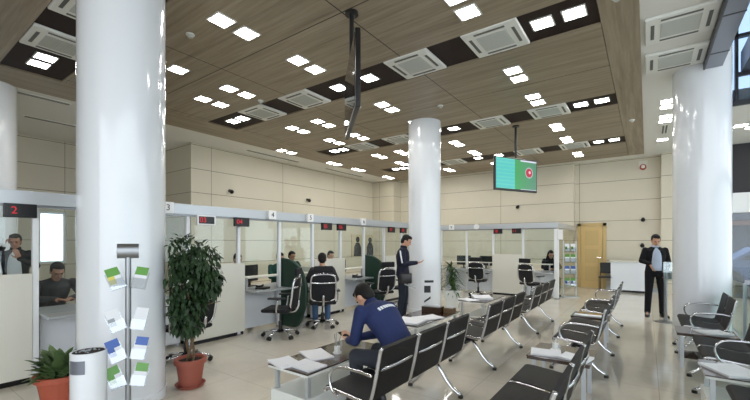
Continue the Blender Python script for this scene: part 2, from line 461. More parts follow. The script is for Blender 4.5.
# ceiling lights
def make_light(nm='ceiling_light'):
    t = thing(nm, '', 'ceiling light', (0, 0, 0))
    bm = nb()
    for b in ((-.13, .13, -.13, -.112), (-.13, .13, .112, .13), (-.13, -.112, -.112, .112), (.112, .13, -.112, .112)): box(bm, *b, -.012, 0)
    obj('frame', bm, M['acwhite'], t)
    pbox('diffuser', M['light'], t, -.112, .112, -.112, .112, -.008, 0)
    return t
L0 = make_light(); used = [False]
def put_light(x, y, z, label, group):
    if not used[0]:
        used[0] = True; L0.location = (x, y, z); L0['label'] = label; L0['group'] = group; return
    dup(L0, (x, y, z), 0, label, group)
ordn = ['first', 'second', 'third', 'fourth', 'fifth']
bays = [('nearest timber bay', [('front', (2.68, 3.04)), ('rear', (3.94, 4.30))]),
        ('second timber bay', [('front', (6.17, 6.53)), ('rear', (7.48, 7.86))]),
        ('third timber bay', [('front', (9.62, 9.98)), ('rear', (10.95, 11.32))]),
        ('farthest timber bay', [('only', (12.98, 13.36))])]
for bi, (bn, prs) in enumerate(bays):
    for ci, x in enumerate((-8.78, -6.87, -6.03, -4.26, -1.73)):
        if bi == 0 and ci < 1: continue
        for pn, (ya, yb) in prs:
            for k, y in ((0, ya), (1, yb)):
                if y < 3.5 and x < -6.5: continue
                if x < -8 and pn == 'front' and bi == 1: continue
                if y < 3.5 and x > -2: continue
                put_light(x, y, ZW, f"square ceiling light, {('nearer','farther')[k]} of the {pn} pair, {ordn[ci]} row from left, {bn}", 'square panel lights in the timber ceiling')
snames = ['dark strip nearest the camera', 'second dark strip from the camera', 'third dark strip from the camera', 'farthest dark strip']
for si, (a, b) in enumerate(STRIPS):
    y = (a+b)/2-.02
    for pi, xs in enumerate(((-7.64, -7.29), (-4.46, -3.79), (-1.07, -.71))):
        if si == 0 and pi > 0: continue
        for k, x in enumerate(xs):
            put_light(x, y, 4.325, f"panel light, {('left','right')[k]} of the {('left end','middle','right end')[pi]} pair in the {snames[si]}", 'square panel lights in the dark ceiling strips')
for nm, y in (('nearest', 9.35), ('second nearest', 9.72), ('third nearest', 10.45), ('fourth nearest', 10.82), ('farthest', 12.75)):
    put_light(.34, y, ZC, f"{nm} panel light in the white ceiling beside the right column", 'panel lights in the white ceiling on the right')
for nm, x, y in (('left', 1.80, 12.3), ('right', 2.05, 12.62)):
    put_light(x, y, ZC, f"{nm} one of two panel lights seen right of the right column", 'panel lights beyond the void')

# cassette air conditioners
def make_ac():
    t = thing('ceiling_cassette_unit', '', 'air conditioner')
    h = .36; bm = nb(); box(bm, -h, h, -h, h, -.04, 0, bev=.012); obj('body', bm, M['acwhite'], t)
    bm = nb(); box(bm, -.2, .2, -.2, .2, -.046, -.039)
    for k in range(-6, 7): box(bm, -.19, .19, k*.03-.004, k*.03+.004, -.05, -.046)
    obj('grille', bm, M['acgrille'], t)
    for a in range(4):
        bm = nb(); box(bm, -.2, .2, .262, .30, -.044, -.039, M4=Matrix.Rotation(a*PI/2, 4, 'Z')); obj('air_slot', bm, M['acslot'], t)
    return t
A0 = make_ac(); first = True
for si, (a, b) in enumerate(STRIPS):
    for k, x in enumerate((-6.6, -5.33, -2.9, -1.66)):
        if si == 0 and k > 1: continue
        lab = f"square white ceiling air conditioner, {ordn[k]} from left in the {snames[si]}"
        z = 4.325; y = (a+b)/2-.02
        if first: A0.location = (x, y, z); A0['label'] = lab; A0['group'] = 'ceiling air conditioners in the dark strips'; first = False
        else: dup(A0, (x, y, z), 0, lab, 'ceiling air conditioners in the dark strips')
for nm, y in (('nearer', 6.12), ('farther', 7.22)):
    dup(A0, (.34, y, ZC), 0, f'square white ceiling air conditioner in the white ceiling by the grey beam, {nm} one', 'air conditioners in the white ceiling on the right')
for x, y, z, w in ((-4.88, 2.62, ZW, 'beside the lights nearest the front column'), (-4.72, 6.0, ZW, 'behind the edge-on screen'), (-3.35, 6.9, ZW, 'right of the edge-on screen in the second timber bay'), (-.27, 5.0, ZW, 'in the timber border at the right, nearer'), (-.27, 10.2, ZW, 'in the timber border at the right, farther'), (-6.05, 4.75-.12, ZW, 'beside the second dark strip near the left conditioners')):
    t = thing('smoke_detector', 'small round white smoke detector '+w, 'smoke detector', (x, y, z))
    bm = nb(); lathe(bm, [(.055, 0), (.055, -.015), (.045, -.02)][::-1], 20); obj('base', bm, M['acwhite'], t, 'auto')
    bm = nb(); lathe(bm, [(.036, -.02), (.036, -.04), (.022, -.052)][::-1], 20); obj('sensor', bm, M['acgrille'], t, 'auto')

# wall cameras
def wallcam(x, y, z, rz, label):
    t = thing('security_camera', label, 'security camera', (x, y, z), rz)
    bm = nb(); cyl(bm, (0, 0, 0), (0, -.03, 0), .045, n=16); obj('mount', bm, M['black'], t)
    bm = nb(); cyl(bm, (0, -.03, 0), (0, -.09, -.02), .02); obj('arm', bm, M['black'], t)
    bm = nb(); sph(bm, (0, -.12, -.04), .062, 16); obj('dome', bm, M['darkmetal'], t, True)
wallcam(-10.2, 6.68, 3.22-.1, PI/2, 'small black camera on the beige left wall, nearer one')
wallcam(-10.2, 9.88, 3.2-.05, PI/2, 'small black camera on the beige left wall, farther one')
wallcam(-3.9, 14.6, 2.92, 0, 'small black camera on the back wall below the lit screen')
wallcam(-.1, 14.95, 2.33, 0, 'black camera on the back wall above the reception desk, upper one')
wallcam(-.12, 14.95, 1.5, 0, 'small black camera low on the back wall right of the door')
t = thing('emergency_lamp', 'small red lamp with a white centre high on the back wall near the right column', 'lamp', (-.1, 14.95, 4.0))
pbox('backplate', M['counter'], t, -.12, .12, -.03, 0, -.02, .2, bev=.01)
bm = nb(); cyl(bm, (0, -.03, 0), (0, -.08, 0), .095, .08, 20); obj('ring', bm, mat('red_ring', srgb(170, 70, 60), .4), t)
bm = nb(); sph(bm, (0, -.09, 0), .055, 14); obj('lens', bm, M['signwhite'], t, True)

# door in the back wall
d = sbox('door_1', M['door'], -1.86, -1.22, 14.90, 14.95, .01, 2.12)
for z0, z1 in ((.25, .75), (.87, 1.35), (1.47, 1.98)):
    pbox('door_panel', M['doorframe'], d, -1.74, -1.34, 14.885, 14.9, z0, z1, bev=.005)
bm = nb(); box(bm, -1.97, -1.87, 14.87, 14.95, 0, 2.23); box(bm, -1.21, -1.11, 14.87, 14.95, 0, 2.23); box(bm, -1.97, -1.11, 14.87, 14.95, 2.13, 2.23); obj('door_frame', bm, M['doorframe'], d)
bm = nb(); cyl(bm, (-1.27, 14.9, 1.05), (-1.27, 14.84, 1.05), .02); cyl(bm, (-1.27, 14.84, 1.05), (-1.38, 14.84, 1.05), .01); obj('door_handle', bm, M['chrome'], d)

# reception desk
t = thing('reception_desk', 'white panelled reception desk against the back wall right of the door', 'desk', (-.42, 14.2, 0))
pbox('plinth', M['darkmetal'], t, -.5, .5, .04, .5, 0, .07)
pbox('body', M['counter_white'], t, -.52, .52, 0, .52, .07, .95, bev=.005)
pbox('top', M['counter'], t, -.56, .56, -.04, .54, .95, .99, bev=.006)

# ------------------------------------------------------------------ counters
XS = -5.55
MOD = .868
def number_sign(name, label, x, y, z, face, s='4', round_=False):
    """face 'x' looks towards +X, 'y' towards -Y"""
    t = thing(name, label, 'sign', (x, y, z), PI/2 if face == 'x' else 0)
    if round_:
        bm = nb(); cyl(bm, (0, 0, 0), (0, -.03, 0), .085, n=24); obj('plate', bm, M['signwhite'], t)
    else: pbox('plate', M['signwhite'], t, -.08, .08, -.06, 0, -.08, .08, bev=.006)
    if s: add_text('numeral', s, .12, M['ink'], t, (0, -.062 if not round_ else -.032, 0), (PI/2, 0, 0), .002)
def led(label, x, y, z, face, w=.34, digits='24', white=False):
    t = thing('queue_display', label, 'display', (x, y, z), PI/2 if face == 'x' else 0)
    pbox('case', M['signwhite'] if white else M['signblack'], t, -w/2, w/2, -.05, 0, -.075, .075, bev=.006)
    pbox('screen', M['signblack'], t, -w/2+.025, w/2-.025, -.054, -.05, -.055, .055)
    add_text('digits', digits, .11, M['redled'], t, (-w*.2, -.056, -.002), (PI/2, 0, 0), .001)
# overhead beam of the left counters, one run, then the back run and its return to the wall
t = thing('overhead_gantry', 'long grey overhead beam running above the left row of counters', 'beam', (XS, 0, 0))
pbox('fascia', M['alu'], t, -.1, .06, -1.2, 11.5, 1.97, 2.12, bev=.004)
pbox('track', M['steel'], t, -.05, .02, -1.2, 11.4, 1.945, 1.97)
t = thing('overhead_gantry', 'pale overhead beam above the back row of counters under the lit screen', 'beam', (0, 11.4, 0))
pbox('fascia', M['alu'], t, XS+.07, -1.98, -.06, .1, 1.97, 2.12, bev=.004)
pbox('track', M['steel'], t, XS+.1, -2.02, -.02, .05, 1.945, 1.97)
t = thing('overhead_gantry', 'short pale beam running from the corner post to the back wall beside the door', 'beam', (-2.03, 11.5, 0))
pbox('fascia', M['alu'], t, -.05, .05, .01, 3.08, 1.97, 2.12, bev=.004)
def post(x, y, label, wide=.055, z1=1.945):
    t = thing('counter_post', label, 'post', (x, y, 0))
    pbox('upright', M['alu_white'], t, -wide/2, wide/2, -wide/2, wide/2, .02, z1, bev=.003)
    pbox('foot', M['steel'], t, -wide/2-.01, wide/2+.01, -wide/2-.01, wide/2+.01, 0, .02)
nm = ['leftmost', 'second from the left', 'third from the left', 'fourth from the left', 'fifth from the left', 'sixth from the left', 'seventh from the left', 'eighth from the left', 'ninth from the left', 'tenth from the left', 'eleventh from the left']
YP = [1.22+MOD*k for k in range(11)]
for k, y in enumerate(YP):
    post(XS-.04, y, f'slim white upright under the left overhead beam, {nm[k]}')
post(XS-.16, YP[4]+.1, 'second slim upright just behind the fifth one of the left counters')
for k, x in enumerate((-4.64, -3.79, -2.92)):
    post(x, 11.44, f'slim white upright under the back overhead beam, {nm[k]}')
post(-2.03, 11.44, 'wide pale corner post at the right end of the back counters', .11)
post(XS+.02, 11.44, 'corner upright where the left and back counters meet', .08)
# glass panes
def pane(x0, x1, y0, y1, z0, z1, label):
    bm = nb(); box(bm, x0, x1, y0, y1, z0, z1); tag(obj('glass_screen', bm, M['glass']), label, 'glass screen')
for k in range(10):
    pan = k in (2, 5, 8)
    pane(XS-.045, XS-.035, YP[k]+.04, YP[k+1]-.04, 1.22 if pan else (.74 if k < 2 else .98), 1.94, f'clear glass pane between uprights {nm[k].replace(" from the left","")} and next of the left counters')
pane(XS-.045, XS-.035, .1, 1.18, 1.22, 1.94, 'clear glass pane above the large off-white panel at the left edge')
for (a, b, z, w) in ((-5.5, -4.68, .98, 'left of the first upright'), (-4.6, -3.83, .98, 'between the first and second uprights'), (-3.75, -2.96, 1.22, 'above the tall off-white panel'), (-2.88, -2.1, .98, 'in front of the woman')):
    pane(a, b, 11.435, 11.445, z, 1.94, f'clear glass pane of the back counters {w}')
pane(-2.035, -2.025, 11.52, 14.58, .05, 1.95, 'tall clear glass side wall of the back counters beside the door')
# tall off-white panels of the left row, and gaps with desks
def panel(y0, y1, label):
    t = thing('counter_cabinet', label, 'counter panel', (XS, y0, 0)); L = y1-y0
    pbox('kickplate', M['darkmetal'], t, -.5, -.02, 0.02, L-.02, 0, .06)
    pbox('front', M['counter'], t, -.04, 0, 0, L, .06, 1.21, bev=.004)
    pbox('side', M['counter'], t, -.5, -.04, 0, .03, .06, 1.05); pbox('side', M['counter'], t, -.5, -.04, L-.03, L, .06, 1.05)
    return t
panel(-.4, 1.19, 'large off-white counter panel at the left edge of the picture')
panel(2.97, 3.93, 'off-white counter panel behind the tall ficus')
p3 = panel(5.6, 6.56, 'off-white counter panel right of the occupied office chair')
panel(8.2, 9.14, 'off-white counter panel behind the standing man in navy')
def monitor(x, y, z, rz, label):
    t = thing('computer_monitor', label, 'monitor', (x, y, z), rz)
    pbox('base', M['black'], t, -.11, .11, -.08, .08, 0, .012, bev=.003)
    pbox('stand', M['black'], t, -.02, .02, -.02, .01, .012, .2)
    pbox('screen', M['black'], t, -.23, .23, -.03, 0, .09, .4, bev=.004)
def desk(y0, y1, label, x0=XS-.72):
    t = thing('counter_desk', label, 'desk', (0, y0, 0)); L = y1-y0
    pbox('worktop', M['alu'], t, x0, XS+.24, .02, L-.02, .70, .735, bev=.006)
    pbox('front_panel', M['counter_white'], t, XS-.18, XS-.15, .04, L-.04, .05, .7)
    for y in (.04, L-.08): pbox('side_panel', M['counter_white'], t, x0+.05, XS-.18, y, y+.03, 0, .7)
    if y0 > 2: pbox('ledge', M['counter'], t, XS-.3, XS-.05, .06, L-.06, .93, .955, bev=.004)
    for y in (.1, L/2, L-.13) if y0 > 2 else (): pbox('ledge_bracket', M['alu'], t, XS-.2, XS-.16, y, y+.03, .735, .93)
    return t
gaps = [(1.25, 2.95, 'left of the ficus, where a man in dark grey sits'), (3.97, 5.56, 'between the ficus and the occupied office chair'), (6.62, 8.17, 'behind the green divider left of the standing man'), (9.2, 11.35, 'at the far corner behind the round column')]
for k, (a, b, w) in enumerate(gaps):
    desk(a, b, 'white counter desk '+w)
    monitor(XS-.56, a+.45 if k else a+1.3, .735, PI/2+.3, 'black computer monitor, desk '+w)
# keyboards / phones on the desks
def phone(x, y, rz, label):
    t = thing('desk_telephone', label, 'telephone', (x, y, .735), rz)
    pbox('base', M['black'], t, -.09, .09, -.1, .1, 0, .035, bev=.008)
    bm = nb(); tube(bm, [(-.06, -.1, .06), (-.06, -.05, .045), (-.06, .05, .045), (-.06, .1, .06)], .018, smooth_iter=1); obj('handset', bm, M['black'], t, True)
phone(XS+.02, 4.28, .3, 'black telephone on the worktop right of the ficus'); phone(XS-.0, 7.0, .1, 'black telephone on the worktop left of the standing man')
# green curved dividers
def divider(y, label):
    pts = [(XS-.1, .02), (XS+.34, .02), (XS+.45, .16), (XS+.56, .42), (XS+.60, .66), (XS+.56, .9), (XS+.42, 1.1), (XS+.2, 1.22), (XS-.1, 1.24)]
    t = thing('counter_divider', label, 'divider', (0, y, 0))
    bm = nb(); prism(bm, chaikin(pts), 'y', -.03, .03); obj('panel', bm, M['green'], t)
    bm = nb(); tube(bm, [(p[0], 0, p[1]) for p in chaikin(pts)], .036, 6); obj('edging', bm, M['green'], t, True)
divider(4.78, 'dark green curved privacy divider behind the first office chair'); divider(7.36, 'dark green curved privacy divider left of the standing man in navy')
# back counters
t = thing('counter_cabinet', 'tall off-white counter panel between the two desks of the back counters', 'counter panel', (0, 11.36, 0))
pbox('kickplate', M['darkmetal'], t, -3.78, -2.93, .02, .5, 0, .06); pbox('front', M['counter'], t, -3.80, -2.92, 0, .04, .06, 1.21, bev=.004)
pbox('side', M['counter'], t, -3.80, -3.77, .04, .5, .06, 1.05); pbox('side', M['counter'], t, -2.95, -2.92, .04, .5, .06, 1.05)
for a, b, w in ((-5.45, -3.84, 'left of the tall panel'), (-2.88, -2.1, 'where a woman sits')):
    t = thing('counter_desk', 'white back-row counter desk '+w, 'desk', (a, 11.4, 0)); L = b-a
    pbox('worktop', M['alu'], t, 0, L, -.24, .7, .70, .735, bev=.006); pbox('front_panel', M['counter_white'], t, .02, L-.02, .15, .18, .05, .7)
    for x in (.02, L-.05): pbox('side_panel', M['counter_white'], t, x, x+.03, .18, .65, 0, .7)
    pbox('ledge', M['counter'], t, .06, L-.06, .07, .3, .93, .955, bev=.004)
    for x in (.1, L-.15): pbox('ledge_bracket', M['alu'], t, x, x+.03, .16, .2, .735, .93)
monitor(-4.95, 11.95, .735, PI+.3, 'black computer monitor left of the first upright on the back counters')
monitor(-4.2, 11.95, .735, PI-.2, 'black computer monitor right of the first upright on the back counters')
# signs along the beams
XF = XS+.062
number_sign('counter_number', 'small white cube sign with a dark 3 beside the front column', XF, 2.6, 2.045, 'x', '3')
number_sign('counter_number', 'white square sign reading 4 on the left gantry above the first green divider', XF, 4.42, 2.05, 'x', '4')
number_sign('counter_number', 'white square sign reading 5 on the left gantry above the occupied office chair', XF, 5.36, 2.05, 'x', '5')
number_sign('counter_number', 'small pale sign with a 6 on the left overhead beam by the second divider', XF, 7.1, 2.05, 'x', '6')
led('long black display with a red mark under the beam at the left edge', XS+.02, 1.08, 1.9, 'x', .27, '2')
led('white-framed red digit display above the ficus', XS+.02, 3.2, 1.9, 'x', .3, '03', True)
led('black display with red digits above the panel right of the ficus', XS+.02, 3.83, 1.9, 'x', .28, '04')
led('red digit display above the panel right of the occupied chair', XS+.02, 5.9, 1.9, 'x', .3, '05')
led('black display at the top of the upright right of the occupied chair', XS+.02, 6.38, 1.9, 'x', .28, '06')
led('red digit display behind the head of the standing man, left one', XS+.02, 8.4, 1.9, 'x', .3, '07')
led('red digit display behind the head of the standing man, right one', XS+.02, 9.0, 1.9, 'x', .3, '08')
number_sign('counter_number', 'small white square sign at the left end of the back overhead beam', -5.1, 11.338, 2.05, 'y', '9')
number_sign('counter_number', 'round white sign on the back overhead beam', -4.28, 11.338, 2.05, 'y', '', True)
led('red digit display on the back beam above the left edge of the tall panel', -3.62, 11.37, 1.9, 'y', .26, '10')
led('red digit display on the back beam above the right half of the tall panel', -3.08, 11.37, 1.9, 'y', .26, '11')
t = thing('notice', 'small white notice fixed to the corner post of the back counters', 'notice', (-1.93, 11.38, 1.78), 0)
pbox('sheet', M['signwhite'], t, -.06, .06, -.01, 0, -.13, .13); pbox('backing', M['alu'], t, -.07, .07, 0, .012, -.14, .14)
# wall poster seen through the glass
t = thing('wall_poster', 'dark figure poster on the left wall seen through the counter glass', 'poster', (-10.19, 13.3, 1.42), PI/2)
pbox('sheet', mat('poster_ground', srgb(196, 184, 156), .5), t, -.85, .85, -.02, 0, -.45, .5)
bm = nb()
for x, s in ((-.45, 1), (.45, .9)):
    cyl(bm, (x, -.025, .28*s), (x, -.022, .28*s), .13, n=20)
    prism(bm, [(x-.26, -.44), (x-.24, -.05), (x-.12, .14), (x+.12, .14), (x+.24, -.05), (x+.26, -.44)], 'y', -.026, -.021)
obj('figures', bm, M['ink'], t)

# ------------------------------------------------------------------ waiting seats
SEAT_P = chaikin([(-.50, .40), (-.505, .425), (-.47, .437), (-.34, .425), (-.2, .41), (-.1, .405), (-.065, .43)], 1)
BACK_P = chaikin([(-.065, .43), (-.045, .50), (-.02, .60), (.0, .70), (.018, .79), (.03, .815)], 1)
def seat_unit(par, y0, w):
    bm = nb(); extrude_profile(bm, SEAT_P, .028, y0+.02, y0+w-.02); obj('seat', bm, M['rib'], par, 'auto')
    b_ = nb(); extrude_profile(b_, BACK_P, .028, y0+.02, y0+w-.02); obj('backrest', b_, M['rib'], par, 'auto')
    for y in (y0+.012, y0+w-.012):
        bm = nb(); tube(bm, [(p[0], y, p[1]-.004) for p in SEAT_P] + [(p[0]+.004, y, p[1]) for p in BACK_P[1:]], .014, 8, 1.); obj('side_rail', bm, M['chrome'], par, True)
    bm = nb(); tube(bm, [(-.018, y0+.01, .645), (.018, y0+w*.3, .655), (.018, y0+w*.7, .655), (-.018, y0+w-.01, .645)], .014, 8, 1.0, smooth_iter=1); obj('back_bar', bm, M['chrome'], par, True)
    bm = nb(); tube(bm, [(-.28, y0+.01, .4), (-.28, y0+w-.01, .4)], .012, 6); obj('seat_bar', bm, M['chrome'], par, True)
def armrest(par, y):
    bm = nb(); tube(bm, [(-.03, y, .615), (-.12, y, .628), (-.26, y, .63), (-.37, y, .62), (-.425, y, .57), (-.43, y, .5), (-.40, y, .43), (-.34, y, .41)], .0115, 8, smooth_iter=2); obj('armrest', bm, M['chrome'], par, True)
def bench(x, y, n, w, label, group, arms=True, legs=None):
    t = thing('beam_bench', label, 'waiting bench', (x, y, 0), 0, group); L = n*w
    for k in range(n): seat_unit(t, k*w, w-.01)
    if arms in (True, 'near'): armrest(t, -.02)
    if arms is True: armrest(t, L+.01)
    pbox('beam', M['darkmetal'], t, -.31, -.25, -.02, L+.01, .325, .375, bev=.006)
    for k in range(n+1):
        yy = min(max(k*w, .02), L-.03); bm = nb(); tube(bm, [(-.3, yy, .36), (-.24, yy, .37), (-.12, yy, .39)], .014, 6); obj('bracket', bm, M['darkmetal'], t, True)
    for y_ in ((.22, L-.22) if n > 1 else (L/2,)):
        bm = nb(); tube(bm, [(-.56, y_, .03), (-.46, y_, .1), (-.34, y_, .27), (-.28, y_, .33), (-.22, y_, .27), (-.1, y_, .1), (.02, y_, .03)], .024, 8, .8, smooth_iter=1)
        lg = obj('leg', bm, M['chrome'], t, True)
        for xx in (-.56, .02):
            bm = nb(); cyl(bm, (xx, y_, 0), (xx, y_, .03), .025, n=12); obj('foot', bm, M['black'], lg)
    return t
GL, GM, GR = 'waiting benches in the middle row', 'waiting benches in the long right-hand row', 'waiting benches at the right column'
bench(-1.53, 2.15, 3, .545, 'nearest black three-seat chrome bench, where the man in navy sits', GL)
bench(-1.53, 4.38, 3, .545, 'empty three-seat bench behind the one with the man in navy', GL)
bench(-1.53, 6.62, 3, .565, 'farthest bench of the middle row, toward the green divider and back counters', GL)
bench(-.40, 2.02, 3, .54, 'nearest bench of the long right row, black seats facing the papers', GM, 'near')
bench(-.40, 4.86, 3, .49, 'second bench of the long right row, beyond the papers on the table', GM, 'near')
bench(-.40, 7.12, 3, .50, 'farthest bench of the long right row, toward the reception desk', GM)
bench(.90, 6.58, 2, .50, 'bench with a tall dark backrest in front of the right column', GR)
bench(.96, 4.88, 2, .52, 'bench by the glass balustrade, between the magazine table and the paper table', GR, 'near')
bench(1.02, 3.5, 1, .55, 'single seat at the bottom right corner next to the leafy plant', GR, None)

# ------------------------------------------------------------------ low tables
def low_table(x0, x1, y0, y1, label, h=.45, plinth=True, top='table', shelf=False, edge='tablewhite'):
    t = thing('coffee_table', label, 'table', (x0, y0, 0)); W, L = x1-x0, y1-y0
    pbox('table_top', M[top], t, 0, W, 0, L, h-.012, h, bev=.003)
    pbox('edge_frame', M[edge], t, .004, W-.004, .004, L-.004, h-.034, h-.013, bev=.003)
    zb = .2 if plinth else .02
    if plinth: pbox('plinth', M['tablewhite'], t, .02, W-.02, .02, L-.02, 0, .2, bev=.004)
    for x in (.04, W-.08):
        for y in (.05, L-.09): pbox('leg', M['alu'], t, x, x+.035, y, y+.035, zb if plinth else 0, h-.034)
    if shelf: pbox('shelf', M[edge], t, .06, W-.06, .06, L-.06, .12, .14)
    return t
low_table(-2.86, -2.34, 2.27, 3.42, 'low table with a dark top and white base before the seated man', .43)
low_table(-3.02, -2.44, 4.35, 5.75, 'low dark-topped table covered with newspapers beside the standing man', .45)
low_table(-3.0, -2.45, 6.95, 8.2, 'low table by the back counters with pale legs and papers on top', .43, False, 'table', True)
low_table(-.98, -.42, 3.95, 4.55, 'small dark table with newspapers between the first and second right-row benches', .43, False, edge='table')
low_table(-.96, -.44, 6.5, 6.98, 'small dark table between the second and third right-row benches', .43, False, edge='table')
low_table(.30, .88, 6.0, 6.48, 'dark low table with magazines in front of the right column', .44, False, 'table', True, 'table')
low_table(.40, .98, 4.25, 4.8, 'low table holding white papers beside the glass balustrade', .43)
def sheet(x, y, z, w, l, rz, label, cat='paper', nm='paper_sheet', th=.006, m='paper', curl=.012):
    bm = nb(); n = 6
    top = [[bm.verts.new(((i/n-.5)*w, (j/n-.5)*l, th+curl*((i/n-.5)**2*2+abs(j/n-.5)**3*3))) for j in range(n+1)] for i in range(n+1)]
    bot = [[bm.verts.new(((i/n-.5)*w, (j/n-.5)*l, .0005)) for j in range(n+1)] for i in range(n+1)]
    for i in range(n):
        for j in range(n):
            bm.faces.new((top[i][j], top[i+1][j], top[i+1][j+1], top[i][j+1])); bm.faces.new((bot[i][j], bot[i][j+1], bot[i+1][j+1], bot[i+1][j]))
    for j in range(n):
        bm.faces.new((top[0][j], top[0][j+1], bot[0][j+1], bot[0][j])); bm.faces.new((top[n][j], bot[n][j], bot[n][j+1], top[n][j+1]))
        bm.faces.new((top[j][0], bot[j][0], bot[j+1][0], top[j+1][0])); bm.faces.new((top[j][n], top[j+1][n], bot[j+1][n], bot[j][n]))
    o = obj(nm, bm, M[m]); o.location = (x, y, z); o.rotation_euler = (0, 0, rz); return tag(o, label, cat)
sheet(-2.74, 2.37, .431, .22, .3, 1.3, 'white sheets at the left corner of the table before the seated man')
sheet(-2.51, 2.43, .431, .22, .3, 1.5, 'white sheets at the near corner of the table before the seated man')
sheet(-2.68, 2.72, .431, .24, .34, 1.15, 'white leaflet in the middle of the table before the seated man')
sheet(-2.84+.12, 4.62, .451, .3, .42, .3, 'open newspaper at the near end of the table beside the standing man', 'newspaper', 'newspaper')
sheet(-2.6, 4.95, .452, .28, .4, -.4, 'newspaper in the middle of the table beside the standing man', 'newspaper', 'newspaper')
sheet(-2.62, 4.55, .453, .26, .36, .1, 'newspaper near the bench side of the table beside the standing man', 'newspaper', 'newspaper', .02)
sheet(-2.72, 7.5, .431, .36, .5, .5, 'white papers on the low table by the back counters', 'paper', 'paper_sheet', .03)
sheet(-2.85, 7.1, .431, .26, .34, 1.1, 'newspaper at the left side of the low table by the back counters', 'newspaper', 'newspaper')
sheet(-.83, 4.12, .431, .28, .24, .2, 'white newspaper on the small right-row table, left side', 'newspaper', 'newspaper', .01)
sheet(-.56, 4.10, .431, .26, .22, -.2, 'white newspaper on the small right-row table, bench side', 'newspaper', 'newspaper', .012)
sheet(-.7, 6.62, .431, .44, .14, .03, 'white papers along the far small right-row table', 'paper', 'paper_sheet', .008)
sheet(.66, 6.2, .441, .3, .24, .5, 'white magazine on the table in front of the right column', 'magazine', 'magazine', .01)
sheet(.60, 4.48, .431, .3, .36, .5, 'white papers on the table beside the glass balustrade', 'paper', 'paper_sheet', .012)
# pens in acrylic holder
def pen_stand(x, y, z, label, n=3, h=.2):
    t = thing('pen_holder', label, 'pen holder', (x, y, z))
    bm = nb(); lathe(bm, [(.045, 0), (.045, .01), (.03, .015), (.03, .07)], 20); obj('cup', bm, M['tablewhite'], t, 'auto')
    for k in range(n):
        a = k*2.1+.4; bm = nb(); cyl(bm, (0.005*math.cos(a), .005*math.sin(a), .03), (.04*math.cos(a), .04*math.sin(a), h), .004, n=8); obj('pen', bm, M['steel'], t)
pen_stand(-2.56, 2.9, .43, 'white pen holder on the table before the seated man')
pen_stand(-.78, 4.32, .43, 'pen holder standing among newspapers on the small right-row table', 2, .17)
t = thing('desk_organizer', 'dark wooden box of forms on the far end of the newspaper table', 'box', (-2.78, 5.45, .45))
pbox('box', M['table'], t, -.15, .15, -.1, .1, 0, .09); pbox('forms', M['paper'], t, -.12, .12, -.02, .02, .09, .115)
t = thing('desk_organizer', 'small brown box beside the forms box near the standing man', 'box', (-2.55, 5.55, .45))
pbox('box', M['bark'], t, -.06, .09, -.07, .07, 0, .07); pbox('forms', M['paper'], t, -.04, .07, -.01, .01, .07, .1)

